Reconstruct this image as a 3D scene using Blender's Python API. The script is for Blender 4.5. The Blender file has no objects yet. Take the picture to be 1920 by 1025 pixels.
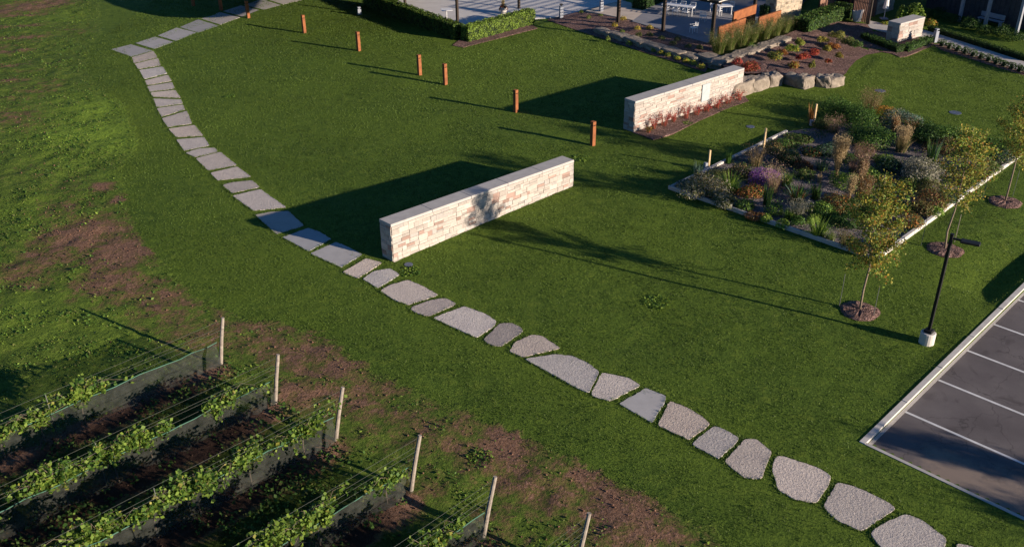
import bpy, math, random
import numpy as np
from math import radians, sin, cos, pi, atan2, hypot
from mathutils import Matrix, Vector

random.seed(7)
S = bpy.context.scene
COL = S.collection

# ------------------------------------------------------------------ camera
F = 1771.0; CX, CY = 960.0, 512.5; H = 20.484          # photo pixels / metres
v1 = np.array([-1053 - CX, -446 - CY, F]); v2 = np.array([2990 - CX, -480 - CY, F])
v1 /= np.linalg.norm(v1); v2 /= np.linalg.norm(v2)
UP = np.cross(v1, v2); UP /= np.linalg.norm(UP)
if UP[1] > 0: UP = -UP
fw = np.array([0, 0, 1.0])
YA = fw - UP * (fw @ UP); YA /= np.linalg.norm(YA)
XA = np.cross(YA, UP)
if XA[0] < 0: XA = -XA
def G(px, py, z=0.0):
    """point of the photo on the horizontal plane z -> world x, y"""
    d = np.array([px - CX, py - CY, F]); w = np.array([d @ XA, d @ YA, d @ UP])
    t = -(H - z) / w[2]
    return float(w[0] * t), float(w[1] * t)
def P3(px, py, z=0.0):
    x, y = G(px, py, z); return (x, y, z)
cam = bpy.data.cameras.new('camera'); camo = bpy.data.objects.new('camera', cam); COL.objects.link(camo)
cam.sensor_fit = 'HORIZONTAL'; cam.sensor_width = 36.0; cam.lens = F / 1920 * 36.0
cam.clip_start = 0.1; cam.clip_end = 5000
# camera axes (x right, y up, z back) expressed in world
cr = Vector((XA[0], YA[0], UP[0])); cu = -Vector((XA[1], YA[1], UP[1])); cb = -Vector((XA[2], YA[2], UP[2]))
R = Matrix((cr, cu, cb)).transposed().to_4x4()
camo.matrix_world = Matrix.Translation((0, 0, H)) @ R
S.camera = camo

# ------------------------------------------------------------------ light
SUN_EL = radians(12.8); SUN_AZ = radians(118.5)         # azimuth clockwise from +Y
w = bpy.data.worlds.new('World'); S.world = w; w.use_nodes = True
nt = w.node_tree; nt.nodes.clear()
sky = nt.nodes.new('ShaderNodeTexSky'); sky.sky_type = 'NISHITA'; sky.sun_disc = False
sky.sun_elevation = SUN_EL; sky.sun_rotation = SUN_AZ; sky.air_density = 1.0; sky.dust_density = 0.2; sky.ozone_density = 7.0
bg = nt.nodes.new('ShaderNodeBackground'); bg.inputs['Strength'].default_value = 0.060
wo = nt.nodes.new('ShaderNodeOutputWorld')
nt.links.new(sky.outputs[0], bg.inputs[0]); nt.links.new(bg.outputs[0], wo.inputs[0])
sl = bpy.data.lights.new('sun', 'SUN'); sl.energy = 5.0; sl.angle = radians(0.55); sl.color = (1.0, 0.84, 0.68)
so = bpy.data.objects.new('sun', sl); COL.objects.link(so)
sd = Vector((sin(SUN_AZ) * cos(SUN_EL), cos(SUN_AZ) * cos(SUN_EL), sin(SUN_EL)))
so.rotation_euler = sd.to_track_quat('Z', 'Y').to_euler(); so.location = (60, -40, 60)
S.view_settings.view_transform = 'Standard'; S.view_settings.look = 'None'
S.view_settings.exposure = 0.9; S.view_settings.gamma = 1.0

# ------------------------------------------------------------------ helpers
def tag(o, label=None, cat=None, group=None, kind=None):
    if label: o['label'] = label
    if cat: o['category'] = cat
    if group: o['group'] = group
    if kind: o['kind'] = kind
    return o
def empty(name, loc=(0, 0, 0), rz=0.0, label=None, cat=None, group=None):
    o = bpy.data.objects.new(name, None); COL.objects.link(o); o.location = loc; o.rotation_euler = (0, 0, rz)
    o.empty_display_size = 0.2
    return tag(o, label, cat, group)

class MB:
    def __init__(s): s.V = []; s.F = []; s.C = []; s.n = 0
    def add(s, V, Fs, col=(.5, .5, .5)):
        V = np.asarray(V, float).reshape(-1, 3); s.V.append(V)
        if isinstance(Fs, np.ndarray): s.F.append(Fs + s.n)
        else:
            by = {}
            for f in Fs: by.setdefault(len(f), []).append(f)
            for k, l in by.items(): s.F.append(np.array(l, dtype=np.int64) + s.n)
        c = np.asarray(col, float)
        if c.ndim == 1: c = np.repeat(c[None, :], len(V), 0)
        s.C.append(c); s.n += len(V); return s
    def xf(s, f):
        s.V = [f(v) for v in s.V]; return s
    def box(s, c, size, rot=0.0, col=(.5, .5, .5), z0=True):
        x, y, z = c; sx, sy, sz = [k / 2 for k in size]
        if z0: z += sz
        cr_, sr = cos(rot), sin(rot); V = []
        for dz in (-sz, sz):
            for dx, dy in ((-sx, -sy), (sx, -sy), (sx, sy), (-sx, sy)):
                V.append((x + dx * cr_ - dy * sr, y + dx * sr + dy * cr_, z + dz))
        return s.add(V, [(3, 2, 1, 0), (4, 5, 6, 7), (0, 1, 5, 4), (1, 2, 6, 5), (2, 3, 7, 6), (3, 0, 4, 7)], col)
    def bbox(s, c, size, rot=0.0, col=(.5, .5, .5), b=0.02):
        """box with chamfered edges, resting on z"""
        x, y, z = c; sx, sy, sz = size[0] / 2, size[1] / 2, size[2]
        b = min(b, sx * .45, sy * .45, sz * .45)
        cr_, sr = cos(rot), sin(rot); V = []
        rings = [(0, 0, b), (b, 0, 0), (sz - b, 0, 0), (sz, 0, b)]
        for zz, _, ins in rings:
            k = b
            pts = [(-sx + k, -sy + ins), (sx - k, -sy + ins), (sx - ins, -sy + k), (sx - ins, sy - k), (sx - k, sy - ins), (-sx + k, sy - ins), (-sx + ins, sy - k), (-sx + ins, -sy + k)]
            for px, py in pts: V.append((x + px * cr_ - py * sr, y + px * sr + py * cr_, z + zz))
        Fc = [tuple(range(7, -1, -1)), tuple(range(24, 32))]
        for r in range(3):
            for i in range(8): Fc.append((r * 8 + i, r * 8 + (i + 1) % 8, (r + 1) * 8 + (i + 1) % 8, (r + 1) * 8 + i))
        return s.add(V, Fc, col)
    def prism(s, poly, z0, z1, col=(.5, .5, .5), bev=0.0):
        """poly: list of (x,y) counter-clockwise or not"""
        a = sum(poly[i][0] * poly[(i + 1) % len(poly)][1] - poly[(i + 1) % len(poly)][0] * poly[i][1] for i in range(len(poly)))
        if a < 0: poly = poly[::-1]
        n = len(poly); V = [(p[0], p[1], z0) for p in poly]
        rings = 1
        if bev > 0:
            V += [(p[0], p[1], z1 - bev) for p in poly]; cx = sum(p[0] for p in poly) / n; cy = sum(p[1] for p in poly) / n
            for p in poly:
                d = hypot(p[0] - cx, p[1] - cy) or 1; V.append((p[0] - (p[0] - cx) / d * bev, p[1] - (p[1] - cy) / d * bev, z1))
            rings = 2
        else: V += [(p[0], p[1], z1) for p in poly]
        Fc = [tuple(range(n - 1, -1, -1)), tuple(range(rings * n, rings * n + n))]
        for r in range(rings):
            for i in range(n): Fc.append((r * n + i, r * n + (i + 1) % n, (r + 1) * n + (i + 1) % n, (r + 1) * n + i))
        return s.add(V, Fc, col)
    def tube(s, pts, rad, k=8, col=(.5, .5, .5), cap=True):
        pts = [Vector(p) for p in pts]; V = []
        if not hasattr(rad, '__len__'): rad = [rad] * len(pts)
        ref = Vector((0.13, 0.97, 0.2))
        for i, p in enumerate(pts):
            d = (pts[min(i + 1, len(pts) - 1)] - pts[max(i - 1, 0)]).normalized()
            a = d.cross(ref)
            if a.length < .05: a = d.cross(Vector((1, 0, 0)))
            a.normalize(); b = d.cross(a)
            for j in range(k):
                t = 2 * pi * j / k; V.append(tuple(p + (a * cos(t) + b * sin(t)) * rad[i]))
        Fc = []
        for i in range(len(pts) - 1):
            for j in range(k): Fc.append((i * k + j, i * k + (j + 1) % k, (i + 1) * k + (j + 1) % k, (i + 1) * k + j))
        if cap: Fc += [tuple(range(k - 1, -1, -1)), tuple(range((len(pts) - 1) * k, len(pts) * k))]
        return s.add(V, Fc, col)
    def build(s, name, m, parent=None, smooth=False, loc=None, rz=0.0):
        me = bpy.data.meshes.new(name)
        V = np.concatenate(s.V); C = np.concatenate(s.C)
        me.vertices.add(len(V)); me.vertices.foreach_set('co', V.astype(np.float32).ravel())
        li = np.concatenate([f.ravel() for f in s.F]); tot = np.concatenate([np.full(len(f), f.shape[1]) for f in s.F])
        st = np.concatenate([[0], np.cumsum(tot)[:-1]])
        me.loops.add(len(li)); me.loops.foreach_set('vertex_index', li.astype(np.int32))
        me.polygons.add(len(tot)); me.polygons.foreach_set('loop_start', st.astype(np.int32)); me.polygons.foreach_set('loop_total', tot.astype(np.int32))
        me.update(calc_edges=True); me.validate()
        me.polygons.foreach_set('use_smooth', np.full(len(me.polygons), bool(smooth)))
        a = me.color_attributes.new('col', 'FLOAT_COLOR', 'POINT')
        a.data.foreach_set('color', np.concatenate([C[:, :3], np.ones((len(C), 1))], 1).astype(np.float32).ravel())
        me.materials.append(m)
        o = bpy.data.objects.new(name, me); COL.objects.link(o)
        if parent: o.parent = parent
        if loc is not None: o.location = loc
        if rz: o.rotation_euler = (0, 0, rz)
        return o

def rng(seed): return np.random.default_rng(seed)
def vnoise(x, y, seed=0):
    """value noise, -1..1"""
    t = rng(seed).random((256, 256)) * 2 - 1
    xi = np.floor(x).astype(int); yi = np.floor(y).astype(int); fx = x - xi; fy = y - yi
    fx = fx * fx * (3 - 2 * fx); fy = fy * fy * (3 - 2 * fy)
    a = t[xi % 256, yi % 256]; b = t[(xi + 1) % 256, yi % 256]; c = t[xi % 256, (yi + 1) % 256]; d = t[(xi + 1) % 256, (yi + 1) % 256]
    return (a * (1 - fx) + b * fx) * (1 - fy) + (c * (1 - fx) + d * fx) * fy

# ------------------------------------------------------------------ materials
def newmat(name):
    m = bpy.data.materials.new(name); m.use_nodes = True; t = m.node_tree; t.nodes.clear()
    o = t.nodes.new('ShaderNodeOutputMaterial'); b = t.nodes.new('ShaderNodeBsdfPrincipled')
    t.links.new(b.outputs[0], o.inputs[0]); b.inputs['Roughness'].default_value = .85
    b.inputs['Specular IOR Level'].default_value = .25
    return m, t, b, o
def N(t, kind, **kw):
    n = t.nodes.new('ShaderNode' + kind)
    for k, v in kw.items():
        if k in n.inputs: n.inputs[k].default_value = v
        else: setattr(n, k, v)
    return n
def noise(t, co, scale, detail=4, rough=.55, dist=0.0):
    n = N(t, 'TexNoise', Scale=scale, Detail=detail, Roughness=rough, Distortion=dist); t.links.new(co, n.inputs['Vector']); return n.outputs['Fac']
def ramp(t, fac, stops):
    r = t.nodes.new('ShaderNodeValToRGB'); e = r.color_ramp.elements
    while len(e) < len(stops): e.new(.5)
    for i, (p, c) in enumerate(stops): e[i].position = p; e[i].color = (*c, 1) if len(c) == 3 else c
    t.links.new(fac, r.inputs[0]); return r.outputs[0]
def mix(t, fac, a, b, mode='MIX'):
    m = t.nodes.new('ShaderNodeMix'); m.data_type = 'RGBA'; m.blend_type = mode
    for s_, v in ((m.inputs['Factor'], fac), (m.inputs[6], a), (m.inputs[7], b)):
        if isinstance(v, (int, float)): s_.default_value = v
        elif isinstance(v, tuple): s_.default_value = (*v, 1)
        else: t.links.new(v, s_)
    return m.outputs[2]
def math_(t, op, a, b=0.0, clamp=False):
    m = t.nodes.new('ShaderNodeMath'); m.operation = op; m.use_clamp = clamp
    for s_, v in ((m.inputs[0], a), (m.inputs[1], b)):
        if isinstance(v, (int, float)): s_.default_value = v
        else: t.links.new(v, s_)
    return m.outputs[0]
def bump(t, bsdf, h, strength=.5, dist=.02):
    b = N(t, 'Bump', Strength=strength, Distance=dist); t.links.new(h, b.inputs['Height']); t.links.new(b.outputs[0], bsdf.inputs['Normal'])
def objco(t): return t.nodes.new('ShaderNodeTexCoord').outputs['Object']
def geo(t): return t.nodes.new('ShaderNodeNewGeometry').outputs['Position']

def mat_simple(name, c1, c2, scale=6, bs=.3, bd=.01, rough=.85, bscale=None, metal=0.0, attr=False):
    m, t, b, o = newmat(name); co = geo(t)
    f = noise(t, co, scale, 5, .6)
    col = ramp(t, f, [(.3, c1), (.7, c2)])
    if attr:
        a = N(t, 'VertexColor', layer_name='col'); col = mix(t, 1.0, col, a.outputs[0], 'MULTIPLY')
    t.links.new(col, b.inputs['Base Color']); b.inputs['Roughness'].default_value = rough; b.inputs['Metallic'].default_value = metal
    if bs > 0: bump(t, b, noise(t, co, bscale or scale * 4, 5, .65), bs, bd)
    return m
def mat_leaf(name='foliage', trans=.35):
    m, t, b, o = newmat(name)
    a = N(t, 'VertexColor', layer_name='col'); b.inputs['Roughness'].default_value = .6
    t.links.new(a.outputs[0], b.inputs['Base Color'])
    tr = t.nodes.new('ShaderNodeBsdfTranslucent'); t.links.new(a.outputs[0], tr.inputs[0])
    ms = t.nodes.new('ShaderNodeMixShader'); ms.inputs[0].default_value = trans
    t.links.new(b.outputs[0], ms.inputs[1]); t.links.new(tr.outputs[0], ms.inputs[2]); t.links.new(ms.outputs[0], o.inputs[0])
    return m
def mat_attr(name, rough=.85, bs=.4, bscale=25, bd=.015, var=.25, vscale=9):
    """base colour from the mesh's own 'col', mottled by noise"""
    m, t, b, o = newmat(name); co = geo(t)
    a = N(t, 'VertexColor', layer_name='col')
    f = ramp(t, noise(t, co, vscale, 5, .65), [(.25, (1 - var,) * 3), (.75, (1 + var * .6,) * 3)])
    t.links.new(mix(t, 1.0, a.outputs[0], f, 'MULTIPLY'), b.inputs['Base Color']); b.inputs['Roughness'].default_value = rough
    if bs: bump(t, b, noise(t, co, bscale, 6, .7), bs, bd)
    return m
M = {}
M['leaf'] = mat_leaf()
M['stone'] = mat_attr('masonry_stone', bs=.6, bscale=14, bd=.02, var=.18, vscale=7)
M['cap'] = mat_simple('cast_stone_cap', (.36, .345, .33), (.44, .425, .40), 3, .25, .005, .8, 40)
M['rock'] = mat_attr('limestone_boulder', bs=.8, bscale=6, bd=.05, var=.4, vscale=3)
M['bark'] = mat_simple('bark', (.16, .12, .09), (.28, .22, .16), 12, .6, .01, .9, 40)
M['wood'] = mat_simple('weathered_wood', (.19, .16, .135), (.34, .30, .25), 7, .4, .006, .85, 30)
M['newwood'] = mat_simple('fresh_timber', (.50, .36, .19), (.62, .46, .26), 7, .3, .005, .8, 30)
M['concrete'] = mat_simple('concrete', (.40, .375, .345), (.50, .475, .44), 1.4, .25, .004, .85, 45)
M['kerb'] = mat_simple('kerb_concrete', (.46, .43, .39), (.60, .57, .53), 2.2, .25, .005, .85, 35)
M['paving'] = mat_simple('pale_paving', (.50, .48, .46), (.60, .58, .55), 1.1, .15, .003, .8, 30)
M['black'] = mat_simple('black_metal', (.012, .012, .013), (.022, .021, .02), 8, 0, rough=.45)
M['darkpost'] = mat_simple('dark_brown_steel', (.025, .018, .014), (.045, .03, .022), 8, 0, rough=.5)
M['white'] = mat_simple('white_powder_coat', (.62, .62, .62), (.74, .74, .73), 4, 0, rough=.5)
M['glass'] = mat_simple('dark_glass', (.01, .012, .015), (.02, .022, .028), 1, 0, rough=.08)
M['grey'] = mat_simple('grey_powder_coat', (.24, .26, .30), (.30, .32, .36), 4, 0, rough=.5)
M['dark'] = mat_simple('dark_cladding', (.045, .045, .05), (.08, .08, .085), 3, .3, .01)
M['purple'] = M['leaf']

def mat_corten():
    m, t, b, o = newmat('corten_steel'); co = geo(t)
    f = noise(t, co, 3.0, 6, .65); c = ramp(t, f, [(.25, (.15, .052, .022)), (.5, (.28, .098, .036)), (.75, (.37, .14, .05))])
    g = noise(t, co, 30, 4, .7); c = mix(t, math_(t, 'MULTIPLY', g, .35), c, (.13, .045, .02))
    t.links.new(c, b.inputs['Base Color']); b.inputs['Roughness'].default_value = .75; bump(t, b, g, .25, .004)
    return m
M['corten'] = mat_corten()

def mat_roughstone():
    """path stones: rough thermal-split face, every stone a slightly different tone"""
    m, t, b, o = newmat('rough_limestone'); co = geo(t)
    a = N(t, 'VertexColor', layer_name='col')
    f = noise(t, co, 26, 4, .6); c = ramp(t, f, [(.33, (.50, .48, .47)), (.48, (.88, .87, .86)), (.72, (1.15, 1.13, 1.1))])
    l = ramp(t, noise(t, co, 1.7, 4, .6), [(.3, (.88, .87, .88)), (.7, (1.06, 1.05, 1.03))])
    t.links.new(mix(t, 1.0, mix(t, 1.0, a.outputs[0], c, 'MULTIPLY'), l, 'MULTIPLY'), b.inputs['Base Color'])
    h = math_(t, 'ADD', noise(t, co, 13, 5, .65), math_(t, 'MULTIPLY', noise(t, co, 40, 3, .6), .5))
    bump(t, b, h, .95, .045); return m
M['roughstone'] = mat_roughstone()
M['smoothstone'] = mat_attr('sawn_stone', bs=.2, bscale=30, bd=.005, var=.12, vscale=1.8)

def mat_mulch(name, cols, scale=16):
    m, t, b, o = newmat(name); co = geo(t)
    mp = N(t, 'Mapping'); mp.inputs['Scale'].default_value = (1, 1.7, 1); t.links.new(co, mp.inputs[0])
    v = N(t, 'TexVoronoi', Scale=scale, Randomness=1.0); t.links.new(mp.outputs[0], v.inputs['Vector'])
    sep = t.nodes.new('ShaderNodeSeparateColor'); t.links.new(v.outputs['Color'], sep.inputs[0])
    c = ramp(t, sep.outputs[0], [(.0, cols[0]), (.4, cols[1]), (.8, cols[2]), (1.0, cols[3])])
    f = noise(t, co, .9, 5, .6); c = mix(t, 1.0, c, ramp(t, f, [(.3, (.65, .65, .65)), (.7, (1.15, 1.12, 1.1))]), 'MULTIPLY')
    t.links.new(c, b.inputs['Base Color']); bump(t, b, math_(t, 'ADD', v.outputs['Distance'], noise(t, co, 6, 5, .7)), .9, .05)
    return m
M['mulch'] = mat_mulch('bark_mulch', [(.06, .036, .030), (.13, .075, .060), (.22, .135, .115), (.38, .25, .22)])
M['gravel'] = mat_mulch('bed_gravel', [(.08, .07, .075), (.15, .13, .135), (.22, .19, .19), (.42, .37, .36)], 18)

def mat_ground():
    m, t, b, o = newmat('lawn_and_field'); co = geo(t)
    a = N(t, 'VertexColor', layer_name='col'); sp = t.nodes.new('ShaderNodeSeparateColor'); t.links.new(a.outputs[0], sp.inputs[0])
    fld, dirt, tone = sp.outputs[0], sp.outputs[1], sp.outputs[2]
    n1 = noise(t, co, .35, 5, .6); n2 = noise(t, co, 1.9, 6, .72); n3 = noise(t, co, 9, 4, .7); n4 = noise(t, co, 34, 3, .6)
    vy0 = N(t, 'VertexColor', layer_name='row_shade'); sw00 = t.nodes.new('ShaderNodeSeparateColor'); t.links.new(vy0.outputs[0], sw00.inputs[0]); sw0 = sw00.outputs[0]  # net and vine shade, painted into soil and weed colours
    # lawn
    lc = ramp(t, n2, [(.36, (.043, .078, .012)), (.5, (.067, .116, .018)), (.64, (.102, .150, .023))])
    lc = mix(t, math_(t, 'MULTIPLY', ramp(t, n1, [(.42, (0, 0, 0)), (.58, (1, 1, 1))]), .62), lc, (.078, .130, .018))
    lc = mix(t, tone, lc, (.110, .165, .020))
    g = ramp(t, n3, [(.32, (.6, .64, .6)), (.5, (1, 1, 1)), (.68, (1.42, 1.32, 1.2))]); lc = mix(t, 1.0, lc, g, 'MULTIPLY')
    g4 = ramp(t, n4, [(.32, (.68, .70, .68)), (.68, (1.35, 1.3, 1.2))]); lc = mix(t, 1.0, lc, g4, 'MULTIPLY')
    # field: coarse weeds, dead thatch and red-brown soil
    fc = ramp(t, n2, [(.28, (.040, .070, .014)), (.45, (.070, .115, .018)), (.56, (.095, .145, .022)), (.72, (.14, .145, .04))])
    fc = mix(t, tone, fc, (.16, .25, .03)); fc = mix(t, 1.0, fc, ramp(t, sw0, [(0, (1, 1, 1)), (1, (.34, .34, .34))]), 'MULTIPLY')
    fc = mix(t, 1.0, fc, ramp(t, n3, [(.25, (.45, .5, .45)), (.5, (1, 1, 1)), (.8, (1.6, 1.45, 1.3))]), 'MULTIPLY')
    sc = ramp(t, n3, [(.25, (.085, .043, .026)), (.5, (.180, .104, .068)), (.75, (.30, .185, .130))])
    vy = N(t, 'VertexColor', layer_name='row_shade'); sw = t.nodes.new('ShaderNodeSeparateColor'); t.links.new(vy.outputs[0], sw.inputs[0]); sc = mix(t, sw.outputs[0], sc, (.016, .010, .008))
    dn = math_(t, 'ADD', dirt, math_(t, 'MULTIPLY', math_(t, 'SUBTRACT', noise(t, co, 1.5, 6, .72, .4), .5), 1.5))
    dn = math_(t, 'ADD', dn, math_(t, 'MULTIPLY', math_(t, 'SUBTRACT', n3, .5), .6))
    thatch = ramp(t, dn, [(.35, (0, 0, 0)), (.62, (1, 1, 1))]); fc = mix(t, thatch, fc, mix(t, n3, (.095, .080, .030), (.19, .115, .062)))
    dm = ramp(t, dn, [(.60, (0, 0, 0)), (.72, (1, 1, 1))]); fc = mix(t, dm, fc, sc)
    fe = math_(t, 'ADD', fld, math_(t, 'MULTIPLY', math_(t, 'SUBTRACT', noise(t, co, 1.3, 5, .7), .5), .8))
    fm = ramp(t, fe, [(.46, (0, 0, 0)), (.54, (1, 1, 1))])
    t.links.new(mix(t, fm, lc, fc), b.inputs['Base Color']); b.inputs['Roughness'].default_value = .9; b.inputs['Specular IOR Level'].default_value = .1
    h = math_(t, 'ADD', math_(t, 'MULTIPLY', n3, 1.0), math_(t, 'MULTIPLY', n4, .45)); h = math_(t, 'ADD', h, math_(t, 'MULTIPLY', n2, .8))
    hf = math_(t, 'MULTIPLY', noise(t, co, 3.2, 6, .7), 3.0)
    hh = t.nodes.new('ShaderNodeMix'); hh.data_type = 'FLOAT'; t.links.new(fm, hh.inputs[0]); t.links.new(h, hh.inputs[2]); t.links.new(math_(t, 'ADD', h, hf), hh.inputs[3])
    bump(t, b, hh.outputs[0], .8, .05)
    return m
M['ground'] = mat_ground()

def mat_asphalt():
    m, t, b, o = newmat('asphalt'); co = geo(t)
    c = ramp(t, noise(t, co, .45, 5, .6), [(.3, (.098, .086, .086)), (.5, (.125, .110, .109)), (.7, (.155, .138, .134))])
    c = mix(t, 1.0, c, ramp(t, noise(t, co, 40, 3, .7), [(.3, (.75, .75, .75)), (.75, (1.3, 1.3, 1.3))]), 'MULTIPLY')
    st_ = ramp(t, noise(t, co, 1.1, 3, .5, .8), [(.60, (1, 1, 1)), (.70, (.70, .69, .69))]); c = mix(t, 1.0, c, st_, 'MULTIPLY')
    vc = N(t, 'TexVoronoi', Scale=.33, feature='DISTANCE_TO_EDGE'); wp = t.nodes.new('ShaderNodeVectorMath'); wp.operation = 'ADD'; nn_ = N(t, 'TexNoise', Scale=1.4, Detail=5); t.links.new(co, nn_.inputs['Vector']); t.links.new(co, wp.inputs[0]); t.links.new(nn_.outputs['Color'], wp.inputs[1]); t.links.new(wp.outputs[0], vc.inputs['Vector'])
    c = mix(t, 1.0, c, ramp(t, vc.outputs['Distance'], [(.0, (.55, .55, .55)), (.006, (1, 1, 1))]), 'MULTIPLY')
    # sandy wash-out, an attribute patch of its own shape
    a = N(t, 'VertexColor', layer_name='col'); sp = t.nodes.new('ShaderNodeSeparateColor'); t.links.new(a.outputs[0], sp.inputs[0])
    f = math_(t, 'ADD', sp.outputs[0], math_(t, 'MULTIPLY', math_(t, 'SUBTRACT', noise(t, co, 1.6, 6, .75), .5), 1.1))
    k = ramp(t, f, [(.35, (0, 0, 0)), (.75, (1, 1, 1))]); c = mix(t, math_(t, 'MULTIPLY', k, .8), c, (.27, .21, .165))
    t.links.new(c, b.inputs['Base Color']); bump(t, b, noise(t, co, 60, 3, .7), .4, .006); return m
M['asphalt'] = mat_asphalt()
def mat_net():
    m, t, b, o = newmat('bird_netting'); co = geo(t)
    t.links.new(ramp(t, noise(t, co, 5, 4, .6), [(.3, (.030, .034, .030)), (.7, (.055, .060, .052))]), b.inputs['Base Color'])
    tr = t.nodes.new('ShaderNodeBsdfTransparent'); ms = t.nodes.new('ShaderNodeMixShader')
    t.links.new(ramp(t, noise(t, co, 3, 4, .6), [(.3, (.30, .30, .30)), (.7, (.62, .62, .62))]), ms.inputs[0])
    t.links.new(tr.outputs[0], ms.inputs[1]); t.links.new(b.outputs[0], ms.inputs[2]); t.links.new(ms.outputs[0], o.inputs[0]); return m
M['net'] = mat_net()
M['cord'] = mat_simple('green_cord', (.06, .16, .11), (.10, .22, .16), 3, 0, rough=.6)
M['wire'] = mat_simple('galvanised_wire', (.09, .10, .09), (.14, .15, .13), 3, 0, rough=.5)
M['cover'] = mat_simple('grey_plastic_cover', (.075, .095, .15), (.11, .135, .20), 5, .1, .002, .6)
M['mark'] = mat_simple('road_paint', (.55, .55, .54), (.74, .74, .72), 3, .1, .001, .7)
M['cedar'] = mat_attr('cedar_slats', bs=.2, bscale=30, bd=.004, var=.25, vscale=5)
M['fabric'] = mat_simple('white_canvas', (.62, .61, .60), (.72, .71, .70), 3, .2, .01)

# ------------------------------------------------------------------ foliage generators
PAL = dict(
    green=((.045, .105, .018), (.085, .17, .028)), dark=((.018, .050, .012), (.040, .088, .020)), lime=((.13, .22, .03), (.24, .34, .05)),
    silver=((.22, .22, .16), (.38, .36, .28)), tan=((.30, .22, .11), (.48, .37, .21)), rust=((.15, .055, .022), (.28, .12, .04)), red=((.28, .035, .03), (.50, .085, .06)),
    purple=((.18, .06, .24), (.34, .15, .43)), bronze=((.10, .07, .03), (.22, .15, .06)), blue=((.055, .11, .08), (.12, .19, .14)), yellow=((.36, .26, .03), (.55, .40, .06)),
    olive=((.09, .11, .03), (.17, .18, .055)), pink=((.26, .14, .11), (.42, .26, .21)), orange=((.30, .11, .025), (.44, .19, .04)), hedge=((.06, .11, .018), (.14, .19, .03)),
    boxg=((.022, .055, .012), (.055, .10, .022)), vine=((.09, .16, .02), (.20, .29, .05)), autumn=((.20, .20, .035), (.36, .34, .07)), earth=((.03, .022, .016), (.05, .035, .026)))
def pcol(r, pal, n):
    """n colours out of one or more palettes with weights"""
    if isinstance(pal, str): pal = [(pal, 1)]
    wts = np.array([w_ for _, w_ in pal], float); ch = r.choice(len(pal), n, p=wts / wts.sum())
    lo = np.array([PAL[k][0] for k, _ in pal])[ch]; hi = np.array([PAL[k][1] for k, _ in pal])[ch]
    return lo + (hi - lo) * r.random((n, 1))
def leaves(mb, P, Nn, size, cols, r, aspect=.55, curl=.2):
    """a rhombic bent leaf at every point"""
    n = len(P); Nn = Nn / (np.linalg.norm(Nn, axis=1, keepdims=True) + 1e-9)
    a = r.normal(size=(n, 3)); a -= Nn * (a * Nn).sum(1, keepdims=True); a /= np.linalg.norm(a, axis=1, keepdims=True) + 1e-9
    b = np.cross(Nn, a); s_ = (np.asarray(size) * (.6 + .8 * r.random(n)))[:, None]
    V = np.stack([P - a * s_ * .5, P + b * s_ * aspect * .5 - Nn * s_ * curl * .5, P + a * s_ * .5 - Nn * s_ * curl, P - b * s_ * aspect * .5 - Nn * s_ * curl * .5], 1)
    mb.add(V.reshape(-1, 3), np.arange(n * 4).reshape(n, 4), np.repeat(cols, 4, 0))
def blob(mb, r, c, rad, n, size, pal, shell=.55, clumps=7, flat=0.0, aspect=.55):
    """leafy mound: leaves gathered in clumps through an ellipsoid, gaps between"""
    c = np.array(c, float); rad = np.array(rad, float)
    d = r.normal(size=(n, 3)); d[:, 2] = np.abs(d[:, 2]) * (1 if flat == 0 else .6) if c[2] < rad[2] * .6 else d[:, 2]
    d /= np.linalg.norm(d, axis=1, keepdims=True)
    rr = shell + (1 - shell) * r.random(n) ** .5
    # lumpy outline
    kd = r.normal(size=(clumps, 3)); kd /= np.linalg.norm(kd, axis=1, keepdims=True)
    lump = np.max(np.clip(d @ kd.T, 0, 1) ** 6, axis=1)
    rr = rr * (.74 + .36 * lump)
    P = c + d * rad * rr[:, None]
    P[:, 2] = np.maximum(P[:, 2], .02)
    cl = pcol(r, pal, n)
    ci = np.argmax(d @ kd.T, axis=1); tonek = .8 + .45 * r.random(clumps); cl = cl * tonek[ci][:, None]
    leaves(mb, P, d * [1, 1, 1] + r.normal(size=(n, 3)) * .55 + [0, 0, .25], size, cl, r, aspect)
def blades(mb, r, base, n, length, spread, width, pal, lean=.45, tipz=None, droop=.35):
    """arching grass blades from a crown"""
    bx, by, bz = base; th = r.random(n) * 2 * pi; rd = spread * .35 * np.sqrt(r.random(n))
    L = length * (.6 + .5 * r.random(n)); ln = lean * (.15 + r.random(n))
    out = np.stack([np.cos(th), np.sin(th), np.zeros(n)], 1); B = np.array([bx, by, bz]) + out * rd[:, None]
    side = np.stack([-np.sin(th + r.normal(size=n) * .6), np.cos(th), np.zeros(n)], 1)
    ks = 4; rows = []
    for k in range(ks + 1):
        u = k / ks; h = L * (u - droop * ln * u * u); o = L * ln * u ** 1.6
        C_ = B + out * o[:, None]; C_[:, 2] += h
        wd = width * (1 - u ** 1.5 * .85)
        rows += [C_ - side * wd / 2, C_ + side * wd / 2]
    V = np.stack(rows, 1).reshape(-1, 3); m_ = (ks + 1) * 2
    Fq = np.concatenate([np.array([[2 * k, 2 * k + 1, 2 * k + 3, 2 * k + 2]]) for k in range(ks)])
    Fa = (np.arange(n)[:, None, None] * m_ + Fq[None]).reshape(-1, 4)
    mb.add(V, Fa, np.repeat(pcol(r, pal, n), m_, 0))
    return B + out * (L * ln)[:, None] + np.stack([np.zeros(n), np.zeros(n), L * (1 - droop * ln)], 1)
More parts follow.
